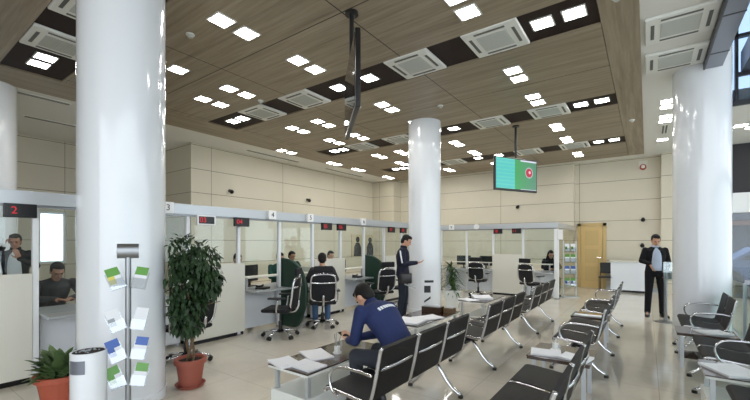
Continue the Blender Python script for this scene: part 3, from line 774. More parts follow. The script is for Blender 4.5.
# ------------------------------------------------------------------ office chairs
def office_chair():
    t = thing('office_chair', '', 'office chair')
    for k in range(5):
        a = 2*PI*k/5+.3; ca, sa = math.cos(a), math.sin(a)
        bm = nb(); tube(bm, [(.03*ca, .03*sa, .11), (.16*ca, .16*sa, .10), (.29*ca, .29*sa, .075)], [.024, .02, .014], 8); lg = obj('leg', bm, M['chrome'], t, True)
        bm = nb()
        for s in (-1, 1): cyl(bm, (.29*ca-s*.01*sa, .29*sa+s*.01*ca, .032), (.29*ca-s*.028*sa, .29*sa+s*.028*ca, .032), .03, n=14)
        cyl(bm, (.29*ca, .29*sa, .03), (.29*ca, .29*sa, .075), .009, n=8); obj('caster', bm, M['black'], lg)
    bm = nb(); cyl(bm, (0, 0, .08), (0, 0, .26), .03, n=16); cyl(bm, (0, 0, .26), (0, 0, .42), .016, n=12); obj('gas_lift', bm, M['black'], t)
    bm = nb(); box(bm, -.24, .24, -.22, .25, .43, .49, bev=.028); obj('seat', bm, M['mesh_black'], t, 'auto')
    pbox('mechanism', M['darkmetal'], t, -.09, .09, -.16, .1, .4, .43, bev=.01)
    # back: silver rim with black mesh, facing +Y
    rim = [(-.20, -.215, .50), (-.225, -.25, .62), (-.225, -.27, .78), (-.215, -.29, .93), (-.17, -.30, .985), (.17, -.30, .985), (.215, -.29, .93), (.225, -.27, .78), (.225, -.25, .62), (.20, -.215, .50)]
    bm = nb(); tube(bm, rim, .017, 8, closed=True, smooth_iter=2); bf = obj('back_frame', bm, M['chrome'], t, True)
    bm = nb(); A = []
    for z, y in ((.50, -.215), (.62, -.25), (.78, -.27), (.93, -.29), (.975, -.30)):
        A.append([bm.verts.new((s*(.21 if z < .95 else .18), y+dy, z)) for s, dy in ((-1, .012), (-.5, -.004), (0, -.01), (.5, -.004), (1, .012), (1, -.004), (.5, -.02), (0, -.026), (-.5, -.02), (-1, -.004))])
    for a_, b_ in zip(A, A[1:]):
        for k in range(10): bm.faces.new((a_[k], a_[(k+1) % 10], b_[(k+1) % 10], b_[k]))
    bm.faces.new(A[0]); bm.faces.new(A[-1][::-1]); obj('backrest', bm, M['mesh_black'], t, 'auto')
    bm = nb(); tube(bm, [(-.22, -.30, .84), (-.1, -.325, .835), (.1, -.325, .835), (.22, -.30, .84)], .014, 8, smooth_iter=1); obj('back_bar', bm, M['chrome'], t, True)
    bm = nb(); tube(bm, [(0, -.1, .42), (0, -.24, .42), (0, -.3, .5), (0, -.31, .62)], .022, 8, smooth_iter=1); obj('spine', bm, M['chrome'], t, True)
    bm = nb(); box(bm, -.17, .17, -.33, -.29, 1.02, 1.14, bev=.018); hr = obj('headrest', bm, M['mesh_black'], t, 'auto')
    bm = nb(); tube(bm, [(0, -.315, .97), (0, -.33, 1.03)], .012, 6); obj('headrest_stem', bm, M['chrome'], hr, True)
    for s in (-1, 1):
        bm = nb(); tube(bm, [(s*.14, -.02, .425), (s*.27, -.02, .44), (s*.285, -.03, .52), (s*.28, -.05, .655)], .014, 8, smooth_iter=1); ar = obj('armrest', bm, M['chrome'], t, True)
        bm = nb(); box(bm, s*.28-.04, s*.28+.04, -.17, .11, .655, .685, bev=.012); obj('arm_pad', bm, M['black'], ar, 'auto')
    return t
C0 = office_chair()
G = 'black mesh office chairs at the counters'
C0.location = (-4.92, 4.16, 0); C0.rotation_euler = (0, 0, PI/2+.55); C0['label'] = 'empty black office chair with a silver frame before the first green divider'; C0['group'] = G
dup(C0, (-4.9, 5.14, 0), PI/2-.75, 'office chair with high silver-framed back in which a person in jeans sits')
dup(C0, (-4.86, 6.95, 0), PI/2-.35, 'empty office chair beside the second green divider, left of the standing man')
dup(C0, (-4.84, 7.9, 0), PI/2+.2, 'office chair partly hidden behind the standing man in navy')
dup(C0, (-4.85, 2.55, 0), PI/2+.3, 'office chair hidden behind the ficus, only its chrome base and arm showing')
dup(C0, (-4.02, 10.78, 0), .1, 'office chair with headrest at the back counters left of the tall panel')
dup(C0, (-2.52, 10.72, 0), -.35, 'office chair at the back counters in front of the seated woman')
t = thing('visitor_chair', 'small black visitor chair against the back wall between door and reception desk', 'chair', (-1.08, 14.45, 0), 0)
pbox('seat', M['black'], t, -.2, .2, -.25, .18, .42, .47, bev=.015); bm = nb(); box(bm, -.19, .19, .2, .24, .55, .9, bev=.015); obj('backrest', bm, M['black'], t)
for sx in (-1, 1):
    for y in (-.22, .22):
        bm = nb(); cyl(bm, (sx*.18, y, 0), (sx*.18, y, .44 if y < 0 else .8), .012, n=8); obj('leg', bm, M['darkmetal'], t)

# ------------------------------------------------------------------ hanging screens
def hang_screen(x, y, zc, ang, label, mt, W=1.36, H=.78):
    t = thing('hanging_screen', label, 'screen', (x, y, zc), ang)
    pbox('housing', M['signblack'], t, -W/2, W/2, -.028, .028, -H/2, H/2, bev=.012)
    for s in (-1, 1):
        bm = nb(); box(bm, -W/2+.035, W/2-.035, -.003, .003, -H/2+.05, H/2-.035); o = obj('display', bm, M[mt], t); o.location = (0, s*.03, 0); o.rotation_euler = (0, 0, 0 if s < 0 else PI)
    bm = nb(); cyl(bm, (0, 0, H/2), (0, 0, ZW-zc-.02), .028, n=14); obj('pole', bm, M['black'], t, 'auto')
    bm = nb(); cyl(bm, (0, 0, ZW-zc-.03), (0, 0, ZW-zc), .08, n=20); obj('ceiling_plate', bm, M['black'], t, 'auto')
    return t
hang_screen(-2.50, 9.14, 3.15, math.atan2(1.19, .63), 'lit screen hung from the ceiling showing green and a red disc', 'screen')
hang_screen(-2.86, 3.50, 3.36, math.atan2(.895, -.896), 'dark screen hung on a pole, seen almost edge-on', 'screen_off', 1.28, .82)

# ------------------------------------------------------------------ brochure stands, bin, signs
def brochure(par, x, y, z, rz, tilt, cols, w=.115, h=.17, roll=0.):
    """acrylic pocket with a leaflet"""
    R = Matrix.Translation((x, y, z)) @ Matrix.Rotation(rz, 4, 'Z') @ Matrix.Rotation(tilt, 4, 'X') @ Matrix.Rotation(roll, 4, 'Y')
    bm = nb(); box(bm, -w/2-.008, w/2+.008, .004, .010, -h/2, h*.3, M4=R); box(bm, -w/2-.008, w/2+.008, -.03, -.026, -h/2, -h*.05, M4=R); box(bm, -w/2-.008, w/2+.008, -.03, .01, -h/2-.004, -h/2, M4=R)
    pk = obj('pocket', bm, M['acrylic'], par)
    bm = nb(); mats = [M['paper'], M[cols[0]], M[cols[1]]]
    box(bm, -w/2, w/2, -.008, .002, -h/2+.004, h/2, M4=R, mi=0)
    box(bm, -w/2, w/2, -.0095, -.008, h*.12, h/2, M4=R, mi=1); box(bm, -w/2, 0, -.0095, -.008, -h*.25, h*.12, M4=R, mi=2)
    obj('leaflet', bm, None, pk, mats=mats)
t = thing('brochure_stand', 'slim steel brochure stand with leaflet pockets in front of the white column', 'brochure stand', (-3.44, 1.33, 0), 1.12)
bm = nb(); lathe(bm, [(.13, 0), (.13, .012), (.11, .02), (.03, .024)], 32); obj('base', bm, M['steel'], t, 'auto')
bm = nb(); cyl(bm, (0, 0, .02), (0, 0, 1.47), .021, n=16); obj('pole', bm, M['steel'], t, 'auto')
bm = nb(); extrude_profile(bm, chaikin([(.0, -.055), (-.02, -.03), (-.025, 0), (-.02, .03), (0, .055)], 2), .012, -.075, .075)
bmesh.ops.transform(bm, matrix=Matrix.Translation((0, -.01, 1.485)) @ Matrix.Rotation(PI/2, 4, 'Z'), verts=bm.verts); obj('head_plate', bm, M['steel'], t, 'auto')
for z, cs in ((1.265, ('b_green', 'b_yellow')), (.93, ('paper', 'b_grey')), (.69, ('b_blue', 'b_blue')), (.475, ('b_green', 'b_green'))):
    for s in (-1, 1):
        brochure(t, s*.088, -.03, z, -s*.25, -.3, cs if s < 0 else (cs[0], 'paper'), .092, .175, s*.16 if s > 0 else -.3)
t = thing('litter_bin', 'round white litter bin with a dark sand top and grey flap', 'bin', (-3.50, 1.08, 0), .62)
bm = nb(); lathe(bm, [(.118, 0), (.118, .715), (.112, .72), (.106, .71)], 40); obj('body', bm, M['column'], t, 'auto')
bm = nb(); lathe(bm, [(.104, .68), (.104, .714), (.085, .72)], 32); ash = obj('ashtray_top', bm, M['soil'], t, 'auto')
bm = nb()
for k in range(26):
    a = random.random()*2*PI; r = random.random()*.08; sph(bm, (r*math.cos(a), r*math.sin(a), .722), random.uniform(.004, .009), 6)
obj('pebbles', bm, M['b_grey'], ash)
bm = nb(); N_ = 10
for z0, z1 in ((.57, .67),):
    A = []; 
    for k in range(N_+1):
        a = -PI/2-.55+1.0*k/N_; A.append([bm.verts.new((math.cos(a)*r, math.sin(a)*r, z)) for r, z in ((.114, z0), (.1215, z0), (.1215, z1), (.114, z1))])
    for a_, b_ in zip(A, A[1:]):
        for k in range(4): bm.faces.new((a_[k], a_[(k+1) % 4], b_[(k+1) % 4], b_[k]))
    bm.faces.new(A[0]); bm.faces.new(A[-1])
obj('flap', bm, M['fascia'], t, 'auto')
# sticker marks at the foot of the middle column
t = thing('column_decal', 'dark square mark between two bars low on the middle round column', 'decal', (-4.14, 7.70, 0))
def arc_patch(bm, a0, a1, z0, z1, z0b=None, z1b=None, r=.374, cx=0, cy=0):
    A = []; z0b = z0 if z0b is None else z0b; z1b = z1 if z1b is None else z1b
    for k in range(9):
        f = k/8; a = a0+(a1-a0)*f; lo = z0+(z0b-z0)*f; hi = z1+(z1b-z1)*f
        A.append([bm.verts.new((cx+math.cos(a)*q, cy+math.sin(a)*q, z)) for q, z in ((r-.002, lo), (r+.004, lo), (r+.004, hi), (r-.002, hi))])
    for a_, b_ in zip(A, A[1:]):
        for k in range(4): bm.faces.new((a_[k], a_[(k+1) % 4], b_[(k+1) % 4], b_[k]))
    bm.faces.new(A[0]); bm.faces.new(A[-1])
ac = math.atan2(-7.7, 4.14)
bm = nb(); arc_patch(bm, ac-.0, ac+.55, .68, .73); obj('bar', bm, M['ink'], t)
bm = nb(); arc_patch(bm, ac-.02, ac+.36, .46, .61); obj('square', bm, M['ink'], t)
bm = nb(); arc_patch(bm, ac-.02, ac+.36, .24, .28, .33, .38); obj('slash', bm, M['ink'], t)
# leaflet rack on the glass side of the back counters
t = thing('leaflet_rack', 'clear leaflet rack with four rows standing by the glass side wall near the door', 'leaflet rack', (-1.80, 12.1, 0), .45)
for s in (-1, 1): pbox('upright', M['alu'], t, s*.17-.01, s*.17+.01, -.01, .01, 0, 1.62)
pbox('base', M['alu'], t, -.2, .2, -.15, .12, 0, .02)
for z, cs in ((1.42, ('paper', 'b_green')), (1.12, ('b_green', 'paper')), (.78, ('b_blue', 'paper')), (.44, ('b_green', 'b_blue'))):
    for s in (-1, 1): brochure(t, s*.08, -.03, z, 0, -.25, cs, .12, .22)
    pbox('shelf', M['acrylic'], t, -.17, .17, -.09, 0, z-.13, z-.12)
# sign stand in front of the man in the suit
t = thing('sign_stand', 'steel stand with a clear notice plate in front of the man in the suit', 'sign stand', (.30, 9.35, 0), .55)
bm = nb(); lathe(bm, [(.18, 0), (.18, .012), (.15, .02), (.03, .025)], 32); obj('base', bm, M['steel'], t, 'auto')
bm = nb(); cyl(bm, (0, 0, .02), (0, 0, 1.18), .028, n=16); obj('pole', bm, M['steel'], t, 'auto')
pbox('plate', M['acrylic'], t, -.07, .12, -.035, -.025, .80, 1.18, bev=.004); pbox('notice', M['b_grey'], t, -.05, .1, -.025, -.02, .84, 1.0)
# glass balustrade on the right
t = thing('glass_balustrade', 'clear glass balustrade along the right edge behind the benches', 'balustrade', (1.2, 2.2, 0))
for k in range(5):
    pbox('pane', M['glass_teal'], t, -.006, .006, k*1.42+.02, k*1.42+1.4, .08, .92)
for k in range(6): pbox('post', M['steel'], t, -.02, .02, k*1.42-.02, k*1.42+.02, 0, .94)
pbox('shoe', M['alu'], t, -.03, .03, -.02, 7.12, 0, .08)
t = thing('magazine_rack', 'rack of colourful magazines behind the glass balustrade at the right edge', 'magazine rack', (1.50, 6.3, 0), -.9)
pbox('back', M['alu'], t, -.3, .3, 0, .02, 0, .95)
for z in (.2, .48, .76):
    pbox('shelf', M['alu'], t, -.3, .3, -.08, 0, z-.13, z-.12)
    for k, c in enumerate(('b_blue', 'b_orange', 'b_green') if z != .48 else ('b_green', 'b_blue', 'paper')): brochure(t, -.2+k*.2, -.04, z, 0, -.15, (c, 'b_grey'), .17, .24)

# ------------------------------------------------------------------ plants
def leaf(bm, p, d, up, L, W, droop=.25, seg=3):
    d = d.normalized(); s = d.cross(up)
    if s.length < .05: s = d.cross(Vector((1, 0, 0)))
    s.normalize(); n = s.cross(d)
    rows = []
    for i in range(seg+1):
        f = i/seg; c = p+d*L*f - n*droop*L*f*f - Vector((0, 0, 1))*droop*L*.4*f*f
        w = W*.5*math.sin(PI*min(1, .12+f*.88))**.8 if i < seg else 0
        if i == 0: w = W*.12
        if w == 0: rows.append([bm.verts.new(c)])
        else: rows.append([bm.verts.new(c-s*w+n*w*.25), bm.verts.new(c), bm.verts.new(c+s*w+n*w*.25)])
    for a, b in zip(rows, rows[1:]):
        if len(b) == 3:
            bm.faces.new((a[0], a[1], b[1], b[0])); bm.faces.new((a[1], a[2], b[2], b[1]))
        else: bm.faces.new((a[0], a[1], b[0])); bm.faces.new((a[1], a[2], b[0]))
def rv(): 
    while True:
        v = Vector((random.uniform(-1, 1), random.uniform(-1, 1), random.uniform(-1, 1)))
        if .05 < v.length < 1: return v
def raw_obj(name, bm, m, par):
    me = bpy.data.meshes.new(name); bm.to_mesh(me); bm.free(); return link(name, me, m, par, True)
def plant_pot(par, r0, r1, h, m, rim=.02, saucer=True, z=0):
    z0 = z+(.015 if saucer else 0)
    bm = nb(); lathe(bm, [(r0, z0), (r0*1.0, z0+.01), (r1*.97, z0+h-.05), (r1+rim, z0+h-.05), (r1+rim, z0+h), (r1-.01, z0+h), (r1-.02, z0+h-.03)], 36); p = obj('pot', bm, m, par, 'auto')
    bm = nb(); lathe(bm, [(r1-.022, z0+h-.06), (r1-.022, z0+h-.028)], 28); obj('soil', bm, M['soil'], par)
    if saucer:
        bm = nb(); lathe(bm, [(r0*1.15, z), (r0*1.4, z+.035), (r0*1.34, z+.035), (r0*1.1, z+.012)], 32); obj('saucer', bm, m, par, 'auto')
# ficus
t = thing('ficus_tree', 'tall bushy ficus with braided trunk in a terracotta pot beside the white column', 'plant', (-4.02, 2.16, 0))
plant_pot(t, .11, .145, .29, M['terracotta2'], .018)
bm = nb()
for k in range(3):
    tube(bm, [(.035*math.cos(k*2.1+z*9), .035*math.sin(k*2.1+z*9), z) for z in [i*.06+.27 for i in range(13)]], .014, 6)
br = []
for k in range(16):
    a = k*2.4; r = random.uniform(.12, .33); z = random.uniform(.85, 1.55)
    q = Vector((r*math.cos(a), r*math.sin(a), z)); br.append(q); tube(bm, [(0, 0, random.uniform(.75, .95)), q*.5+Vector((0, 0, .42)), q], [.01, .007, .004], 5)
obj('trunk', bm, M['bark'], t, True)
bm = nb()
side = Vector((.812, .584, 0)); fwd = Vector((-.584, .812, 0))
blobs = [((-.16, 0, 1.45), .20), ((.02, .0, 1.42), .22), ((.2, 0, 1.36), .19), ((-.22, 0, 1.22), .17), ((-.02, 0, 1.18), .25), ((.24, 0, 1.17), .17), ((-.12, .0, .98), .19), ((.08, 0, .95), .20), ((.02, 0, .78), .18), ((-.1, 0, .72), .13), ((.3, 0, 1.08), .09), ((-.24, 0, .66), .08), ((.13, 0, .68), .09), ((-.3, 0, 1.42), .08), ((-.25, 0, 1.6), .07), ((-.32, 0, 1.12), .06), ((.33, 0, 1.22), .09)]
for (a, b_, z), r in blobs:
    n = int(1750*r*r*4.2)+25
    for _ in range(n):
        v = rv(); v = v.normalized()*v.length**.45
        c = side*(a*1.1-.06) + fwd*(min(0, a+.04)*1.1-.13) + fwd*random.uniform(-.02, .02) + Vector((0, 0, z)) + Vector((v.x*r, v.y*r*1.0, v.z*r))
        if math.hypot(c.x-4.02+4.23, c.y+2.16-1.59) < .44: continue
        d = (v+rv()*.8+Vector((0, 0, -.75))); leaf(bm, c, d, Vector((0, 0, 1))+rv()*.5, random.uniform(.05, .085), random.uniform(.024, .036), .3, 3)
raw_obj('foliage', bm, M['ficus'], t)
# low broad-leaf plant
t = thing('potted_plant', 'low broad-leaved plant in an orange terracotta pot left of the litter bin', 'plant', (-4.53, 1.17, 0))
plant_pot(t, .13, .18, .30, M['terracotta'], .02)
bm = nb()
for k in range(150):
    a = random.random()*2*PI; e = random.uniform(.25, 1.4); r = random.uniform(0, .12)
    p = Vector((r*math.cos(a), r*math.sin(a), .28+random.uniform(0, .16)*math.sin(e)))
    if math.hypot(p.x+.18*math.cos(a)*math.cos(e)-4.53+4.23, p.y+.18*math.sin(a)*math.cos(e)+1.17-1.59) < .41: continue
    leaf(bm, p, Vector((math.cos(a)*math.cos(e), math.sin(a)*math.cos(e), math.sin(e))), Vector((0, 0, 1)), random.uniform(.14, .22), random.uniform(.06, .085), .22, 5)
raw_obj('foliage', bm, M['broad'], t)
bm = nb()
for k in range(9): tube(bm, [(0.03*math.cos(k), .03*math.sin(k), .28), (.08*math.cos(k), .08*math.sin(k), .4)], .006, 5)
obj('stem', bm, M['broad'], t, True)
# spiky plant by the middle column
t = thing('potted_plant', 'spiky green plant in a white square pot beside the middle column', 'plant', (-3.83, 8.52, 0), .4)
bm = nb(); A = []
for hw, z in ((.13, 0), (.19, .38), (.20, .40), (.20, .42), (.17, .42), (.165, .36)):
    A.append([bm.verts.new((x*hw, y*hw, z)) for x, y in ((-1, -1), (1, -1), (1, 1), (-1, 1))])
for a_, b_ in zip(A, A[1:]):
    for k in range(4): bm.faces.new((a_[k], a_[(k+1) % 4], b_[(k+1) % 4], b_[k]))
bm.faces.new(A[0]); bm.faces.new(A[-1]); obj('pot', bm, M['tablewhite'], t)
pbox('soil', M['soil'], t, -.16, .16, -.16, .16, .34, .37)
bm = nb(); cyl(bm, (0, 0, .36), (0, 0, .75), .02, .014, 8); cyl(bm, (.05, .02, .36), (-.06, -.03, .95), .015, .01, 8); obj('stem', bm, M['bark'], t)
bm = nb()
for zc, n in ((.6, 60), (.78, 50), (.95, 44), (.45, 30)):
    for k in range(n):
        a = random.random()*2*PI; e = random.uniform(-.2, 1.4)
        leaf(bm, Vector((-.03 if zc > .8 else 0, 0, zc+random.uniform(-.05, .05))), Vector((math.cos(a)*math.cos(e), math.sin(a)*math.cos(e), math.sin(e))), Vector((0, 0, 1)), random.uniform(.22, .38), random.uniform(.028, .042), .5, 5)
raw_obj('foliage', bm, M['spiky'], t)
# plant at the lower right corner
t = thing('potted_plant', 'bright green leafy plant reaching in at the lower right edge', 'plant', (.86, 2.83, 0))
plant_pot(t, .13, .18, .34, M['tablewhite'], .02)
bm = nb()
for k in range(90):
    a = random.random()*2*PI; e = random.uniform(.2, 1.2); h = random.uniform(.35, .75)
    leaf(bm, Vector((0, 0, h)), Vector((math.cos(a)*math.cos(e), math.sin(a)*math.cos(e), math.sin(e))), Vector((0, 0, 1)), random.uniform(.25, .42), random.uniform(.05, .07), .55, 6)
raw_obj('foliage', bm, M['palm'], t)
bm = nb(); cyl(bm, (0, 0, .3), (0, 0, .75), .02, .012, 8); obj('stem', bm, M['bark'], t)

# ------------------------------------------------------------------ people
def fused(name, bm, vox, m, parent, it=4):
    me = bpy.data.meshes.new('tmp'); bmesh.ops.recalc_face_normals(bm, faces=bm.faces); bm.to_mesh(me); bm.free()
    o = bpy.data.objects.new('tmp', me); COL.objects.link(o)
    r = o.modifiers.new('r', 'REMESH'); r.mode = 'VOXEL'; r.voxel_size = vox
    s = o.modifiers.new('s', 'SMOOTH'); s.factor = .5; s.iterations = it
    e = o.evaluated_get(bpy.context.evaluated_depsgraph_get()); out = bpy.data.meshes.new_from_object(e)
    bpy.data.objects.remove(o); out.name = name
    return link(name, out, m, parent, True)
def cap(bm, a, b, ra, rb, n=14):
    a, b = Vector(a), Vector(b); cyl(bm, a, b, ra, rb, n); sph(bm, a, ra*.995, n); sph(bm, b, rb*.995, n)
def basis(f, u):
    f = f.normalized(); s = f.cross(u).normalized(); u2 = s.cross(f)
    return Matrix((s, f, u2)).transposed()    # columns: right, forward, up
def limb_chain(bm, pts, rs):
    for (a, b), (ra, rb) in zip(zip(pts, pts[1:]), zip(rs, rs[1:])): cap(bm, a, b, ra, rb)
def loft(bm, rings, n=20):
    """rings: (centre, side vec, front vec, a, b)"""
    R = []
    for c, s, f, a, b in rings:
        R.append([bm.verts.new(c+s*a*math.cos(2*PI*k/n)+f*b*math.sin(2*PI*k/n)) for k in range(n)])
    for A, B in zip(R, R[1:]):
        for k in range(n): bm.faces.new((A[k], A[(k+1) % n], B[(k+1) % n], B[k]))
    bm.faces.new(R[0][::-1]); bm.faces.new(R[-1])
def hand(bm, w, d, n, side, L=.185, curl=.5):
    """w wrist, d direction of palm, n palm-facing normal, side +1/-1: where the thumb lies"""
    d = d.normalized(); n = (n-d*n.dot(d)).normalized(); s = d.cross(n)*side
    pm = w+d*L*.28
    sph(bm, pm, (.040, .048, .015), 12, Matrix((s, d, n)).transposed())
    cap(bm, w, w+d*.03, .024, .024, 10)
    for k, (off, ln) in enumerate(((-.03, .36), (-.010, .44), (.011, .47), (.031, .43))):
        p = w+d*L*.46+s*off; c = curl
        q = d
        for j, fr in enumerate((.45, .32, .23)):
            q = (q+n*math.tan(c*.55)).normalized(); p2 = p+q*L*ln*fr*1.1
            cap(bm, p, p2, .0088-.0009*j, .0080-.0009*j, 8); p = p2
    p = w+d*L*.14+s*.03; q = (d*.75+s*.7+n*.25).normalized(); p2 = p+q*.042; cap(bm, p, p2, .013, .010, 8)
    q = (d*.9+s*.25+n*.4).normalized(); cap(bm, p2, p2+q*.036, .010, .008, 8)
def person(label, loc, rz, J, top='navy', legs='greypants', skin='skin', vox=.008, hairy=True, long_hair=False, collar=None, shirt=None, stripe=None, open_jacket=None, legs_hidden=False):
    """J: joints in a frame facing +Y. pel, waist, chest, neck, head, hf (gaze), sh_w (half shoulder), elbows eL eR, wrists wL wR, hand dirs, knees, ankles"""
    t = thing('person', label, 'person', loc, rz)
    V = {k: Vector(v) for k, v in J.items() if hasattr(v, '__len__')}
    sw = J.get('sw', .185); tw = J.get('twist', 0.)
    up = (V['neck']-V['chest']).normalized(); side = Vector((math.cos(tw), math.sin(tw), 0)); side = (side-up*side.dot(up)).normalized(); fr = up.cross(side)
    pside = Vector((1, 0, 0)); upp = (V['waist']-V['pel']).normalized(); pfr = upp.cross(pside).normalized()
    SL, SR = V['neck']-up*.075-side*sw, V['neck']-up*.075+side*sw
    HL, HR = V['pel']-pside*.09, V['pel']+pside*.09
    hb = basis(V['hf'], J.get('hu', None) and Vector(J['hu']) or Vector((0, 0, 1)))
    C = V['head']
    def H(x, y, z): return C+hb @ Vector((x, y, z))
    def torso(bm, g, hem=None):
        mid = (V['waist']+V['chest'])/2
        rg = [(V['pel']-upp*.07, pside, pfr, .13+g, .10+g), (V['pel'], pside, pfr, .165+g, .118+g), (V['waist'], (pside+side).normalized(), (pfr+fr).normalized(), .142+g, .102+g),
              (mid, side, fr, .155+g, .112+g), (V['chest'], side, fr, .172+g, .122+g), (V['neck']-up*.085, side, fr, .165+g, .098+g), (V['neck']-up*.035, side, fr, .095+g, .07+g*.6), (V['neck']-up*.01, side, fr, .062+g*.4, .058+g*.4)]
        loft(bm, rg)
    bm = nb(); torso(bm, 0)
    for s, Sh, El, Wr in ((-1, SL, V['eL'], V['wL']), (1, SR, V['eR'], V['wR'])):
        limb_chain(bm, [Sh, El, Wr], [.048, .037, .024])
    for s, Hp, Kn, An in ((-1, HL, V['kL'], V['aL']), (1, HR, V['kR'], V['aR'])):
        limb_chain(bm, [Hp, Kn, An], [.078, .052, .036]); f = Vector(J.get('fL' if s < 0 else 'fR', (0, 1, 0)))
        cap(bm, An-Vector((0, 0, .02)), Vector((An.x, An.y, .05))+f*.13, .034, .026)
    cap(bm, V['neck']-up*.05, H(0, -.02, -.07), .056, .052)
    sph(bm, H(0, -.008, .022), (.074, .094, .098), 20, hb); sph(bm, H(0, .028, -.045), (.055, .062, .066), 16, hb)
    sph(bm, H(0, .052, -.088), (.026, .026, .022), 10, hb)                                   # chin
    bm2 = bm; cyl(bm, H(0, .084, .018), H(0, .106, -.024), .008, .014, 8); sph(bm, H(0, .1, -.026), .0135, 8)   # nose
    sph(bm, H(0, .078, .034), (.052, .018, .012), 10, hb)                                    # brow
    for s in (-1, 1): sph(bm, H(s*.076, -.004, -.005), (.010, .02, .031), 10, hb)
    hand(bm, V['wL'], Vector(J.get('dL', V['wL']-V['eL'])), Vector(J.get('nL', (1, 0, 0))), J.get('tL', 1), curl=J.get('cu', .5))
    hand(bm, V['wR'], Vector(J.get('dR', V['wR']-V['eR'])), Vector(J.get('nR', (-1, 0, 0))), J.get('tR', -1), curl=J.get('cu', .5))
    body = fused('body', bm, min(vox, .0075), M[skin], t, 2)
    for s in (-1, 1):
        bm = nb(); sph(bm, H(s*.031, .079, .012), (.013, .009, .008), 10, hb); obj('eye', bm, M['eye'], t, True)
    bm = nb(); sph(bm, H(0, .087, -.054), (.024, .008, .006), 10, hb); obj('mouth', bm, M['lip'], t, True)
    # hair
    bm = nb(); sph(bm, H(0, -.030, .044), (.081, .090, .088), 22, hb); sph(bm, H(0, -.056, -.004), (.074, .058, .088), 18, hb); sph(bm, H(.012, .022, .098), (.056, .054, .034), 14, hb); sph(bm, H(-.02, .05, .09), (.034, .03, .022), 10, hb)
    for s in (-1, 1): sph(bm, H(s*.064, -.0, .03), (.018, .03, .04), 10, hb)
    if long_hair:
        cap(bm, H(0, -.07, .0), H(0, -.09, -.2), .085, .07); cap(bm, H(-.07, -.02, 0), H(-.08, -.05, -.18), .035, .03); cap(bm, H(.07, -.02, 0), H(.08, -.05, -.18), .035, .03)
    fused('hair', bm, .008, M['hair'], t, 2)
    # top
    g = .018; bm = nb(); torso(bm, g)
    for Sh, El, Wr in ((SL, V['eL'], V['wL']), (SR, V['eR'], V['wR'])):
        d = (Wr-El).normalized(); limb_chain(bm, [Sh, El, Wr-d*.005], [.060, .052, .038])
    cap(bm, V['neck']-up*.03-side*.03, V['neck']-up*.09-side*sw*.8, .045, .052); cap(bm, V['neck']-up*.03+side*.03, V['neck']-up*.09+side*sw*.8, .045, .052)
    tp = fused('jacket' if open_jacket or top in ('navy', 'navydark') else 'shirt', bm, max(vox, .009), M[top], t, 3)
    if top in ('navy', 'navydark', 'blacksuit'):
        bm = nb(); cz = V['neck']+up*.002; n = 20; R = []
        for rr, h in ((.066, -.02), (.072, .0), (.066, .032), (.058, .032), (.056, -.01)):
            R.append([bm.verts.new(cz+up*h+side*rr*math.cos(2*PI*k/n)+fr*(rr*1.0)*math.sin(2*PI*k/n)) for k in range(n)])
        for A, B in zip(R, R[1:]):
            for k in range(n): bm.faces.new((A[k], A[(k+1) % n], B[(k+1) % n], B[k]))
        obj('collar', bm, M[collar or top], tp, True)
    if shirt:      # shirt front showing between the jacket's open edges
        bm = nb(); rows = []
        for c, wd, off in ((V['neck']-up*.02, .035, .072), (V['neck']-up*.085, .052, .128), (V['chest'], .066, .152), ((V['chest']+V['waist'])/2, .072, .142), (V['waist'], .074, .134), (V['pel']+upp*.05, .068, .140)):
            wd *= 1.2; rows.append([bm.verts.new(c+side*wd*u+fr*(off-.022*u*u)) for u in (-1, -.5, 0, .5, 1)]+[bm.verts.new(c+side*wd*u+fr*(off-.03-.022*u*u)) for u in (1, .5, 0, -.5, -1)])
        for A, B in zip(rows, rows[1:]):
            for k in range(10): bm.faces.new((A[k], A[(k+1) % 10], B[(k+1) % 10], B[k]))
        bm.faces.new(rows[0]); bm.faces.new(rows[-1][::-1]); obj('shirt_front', bm, M[shirt], tp, True)
    if stripe:
        for nm_, pts, w in stripe:
            bm = nb(); tube(bm, pts, w, 8, .35); obj(nm_, bm, M['whitecloth'], tp, True)
    # trousers
    bm = nb(); gg = .012
    loft(bm, [(V['pel']-upp*.09, pside, pfr, .13, .105), (V['pel']-upp*.02, pside, pfr, .175, .128), (V['pel']+upp*.07, pside, pfr, .16, .12)])
    for Hp, Kn, An in ((HL, V['kL'], V['aL']), (HR, V['kR'], V['aR'])): limb_chain(bm, [Hp, Kn, An], [.095, .068, .056])
    fused('trousers', bm, max(vox, .01), M[legs], t, 3)
    for s, An in ((-1, V['aL']), (1, V['aR'])):
        f = Vector(J.get('fL' if s < 0 else 'fR', (0, 1, 0))).normalized(); A0_ = Vector((An.x, An.y, .0))
        bm = nb(); sd = f.cross(Vector((0, 0, 1)))
        loft(bm, [(A0_+Vector((0, 0, .001))+f*.06, sd, f, .044, .135), (A0_+Vector((0, 0, .03))+f*.06, sd, f, .047, .138), (A0_+Vector((0, 0, .055))+f*.045, sd, f, .043, .115), (A0_+Vector((0, 0, .085))+f*.01, sd, f, .042, .06), (A0_+Vector((0, 0, .115)), sd, f, .045, .05)], 18)
        obj('shoe', bm, M['shoe'], t, True)
    return t

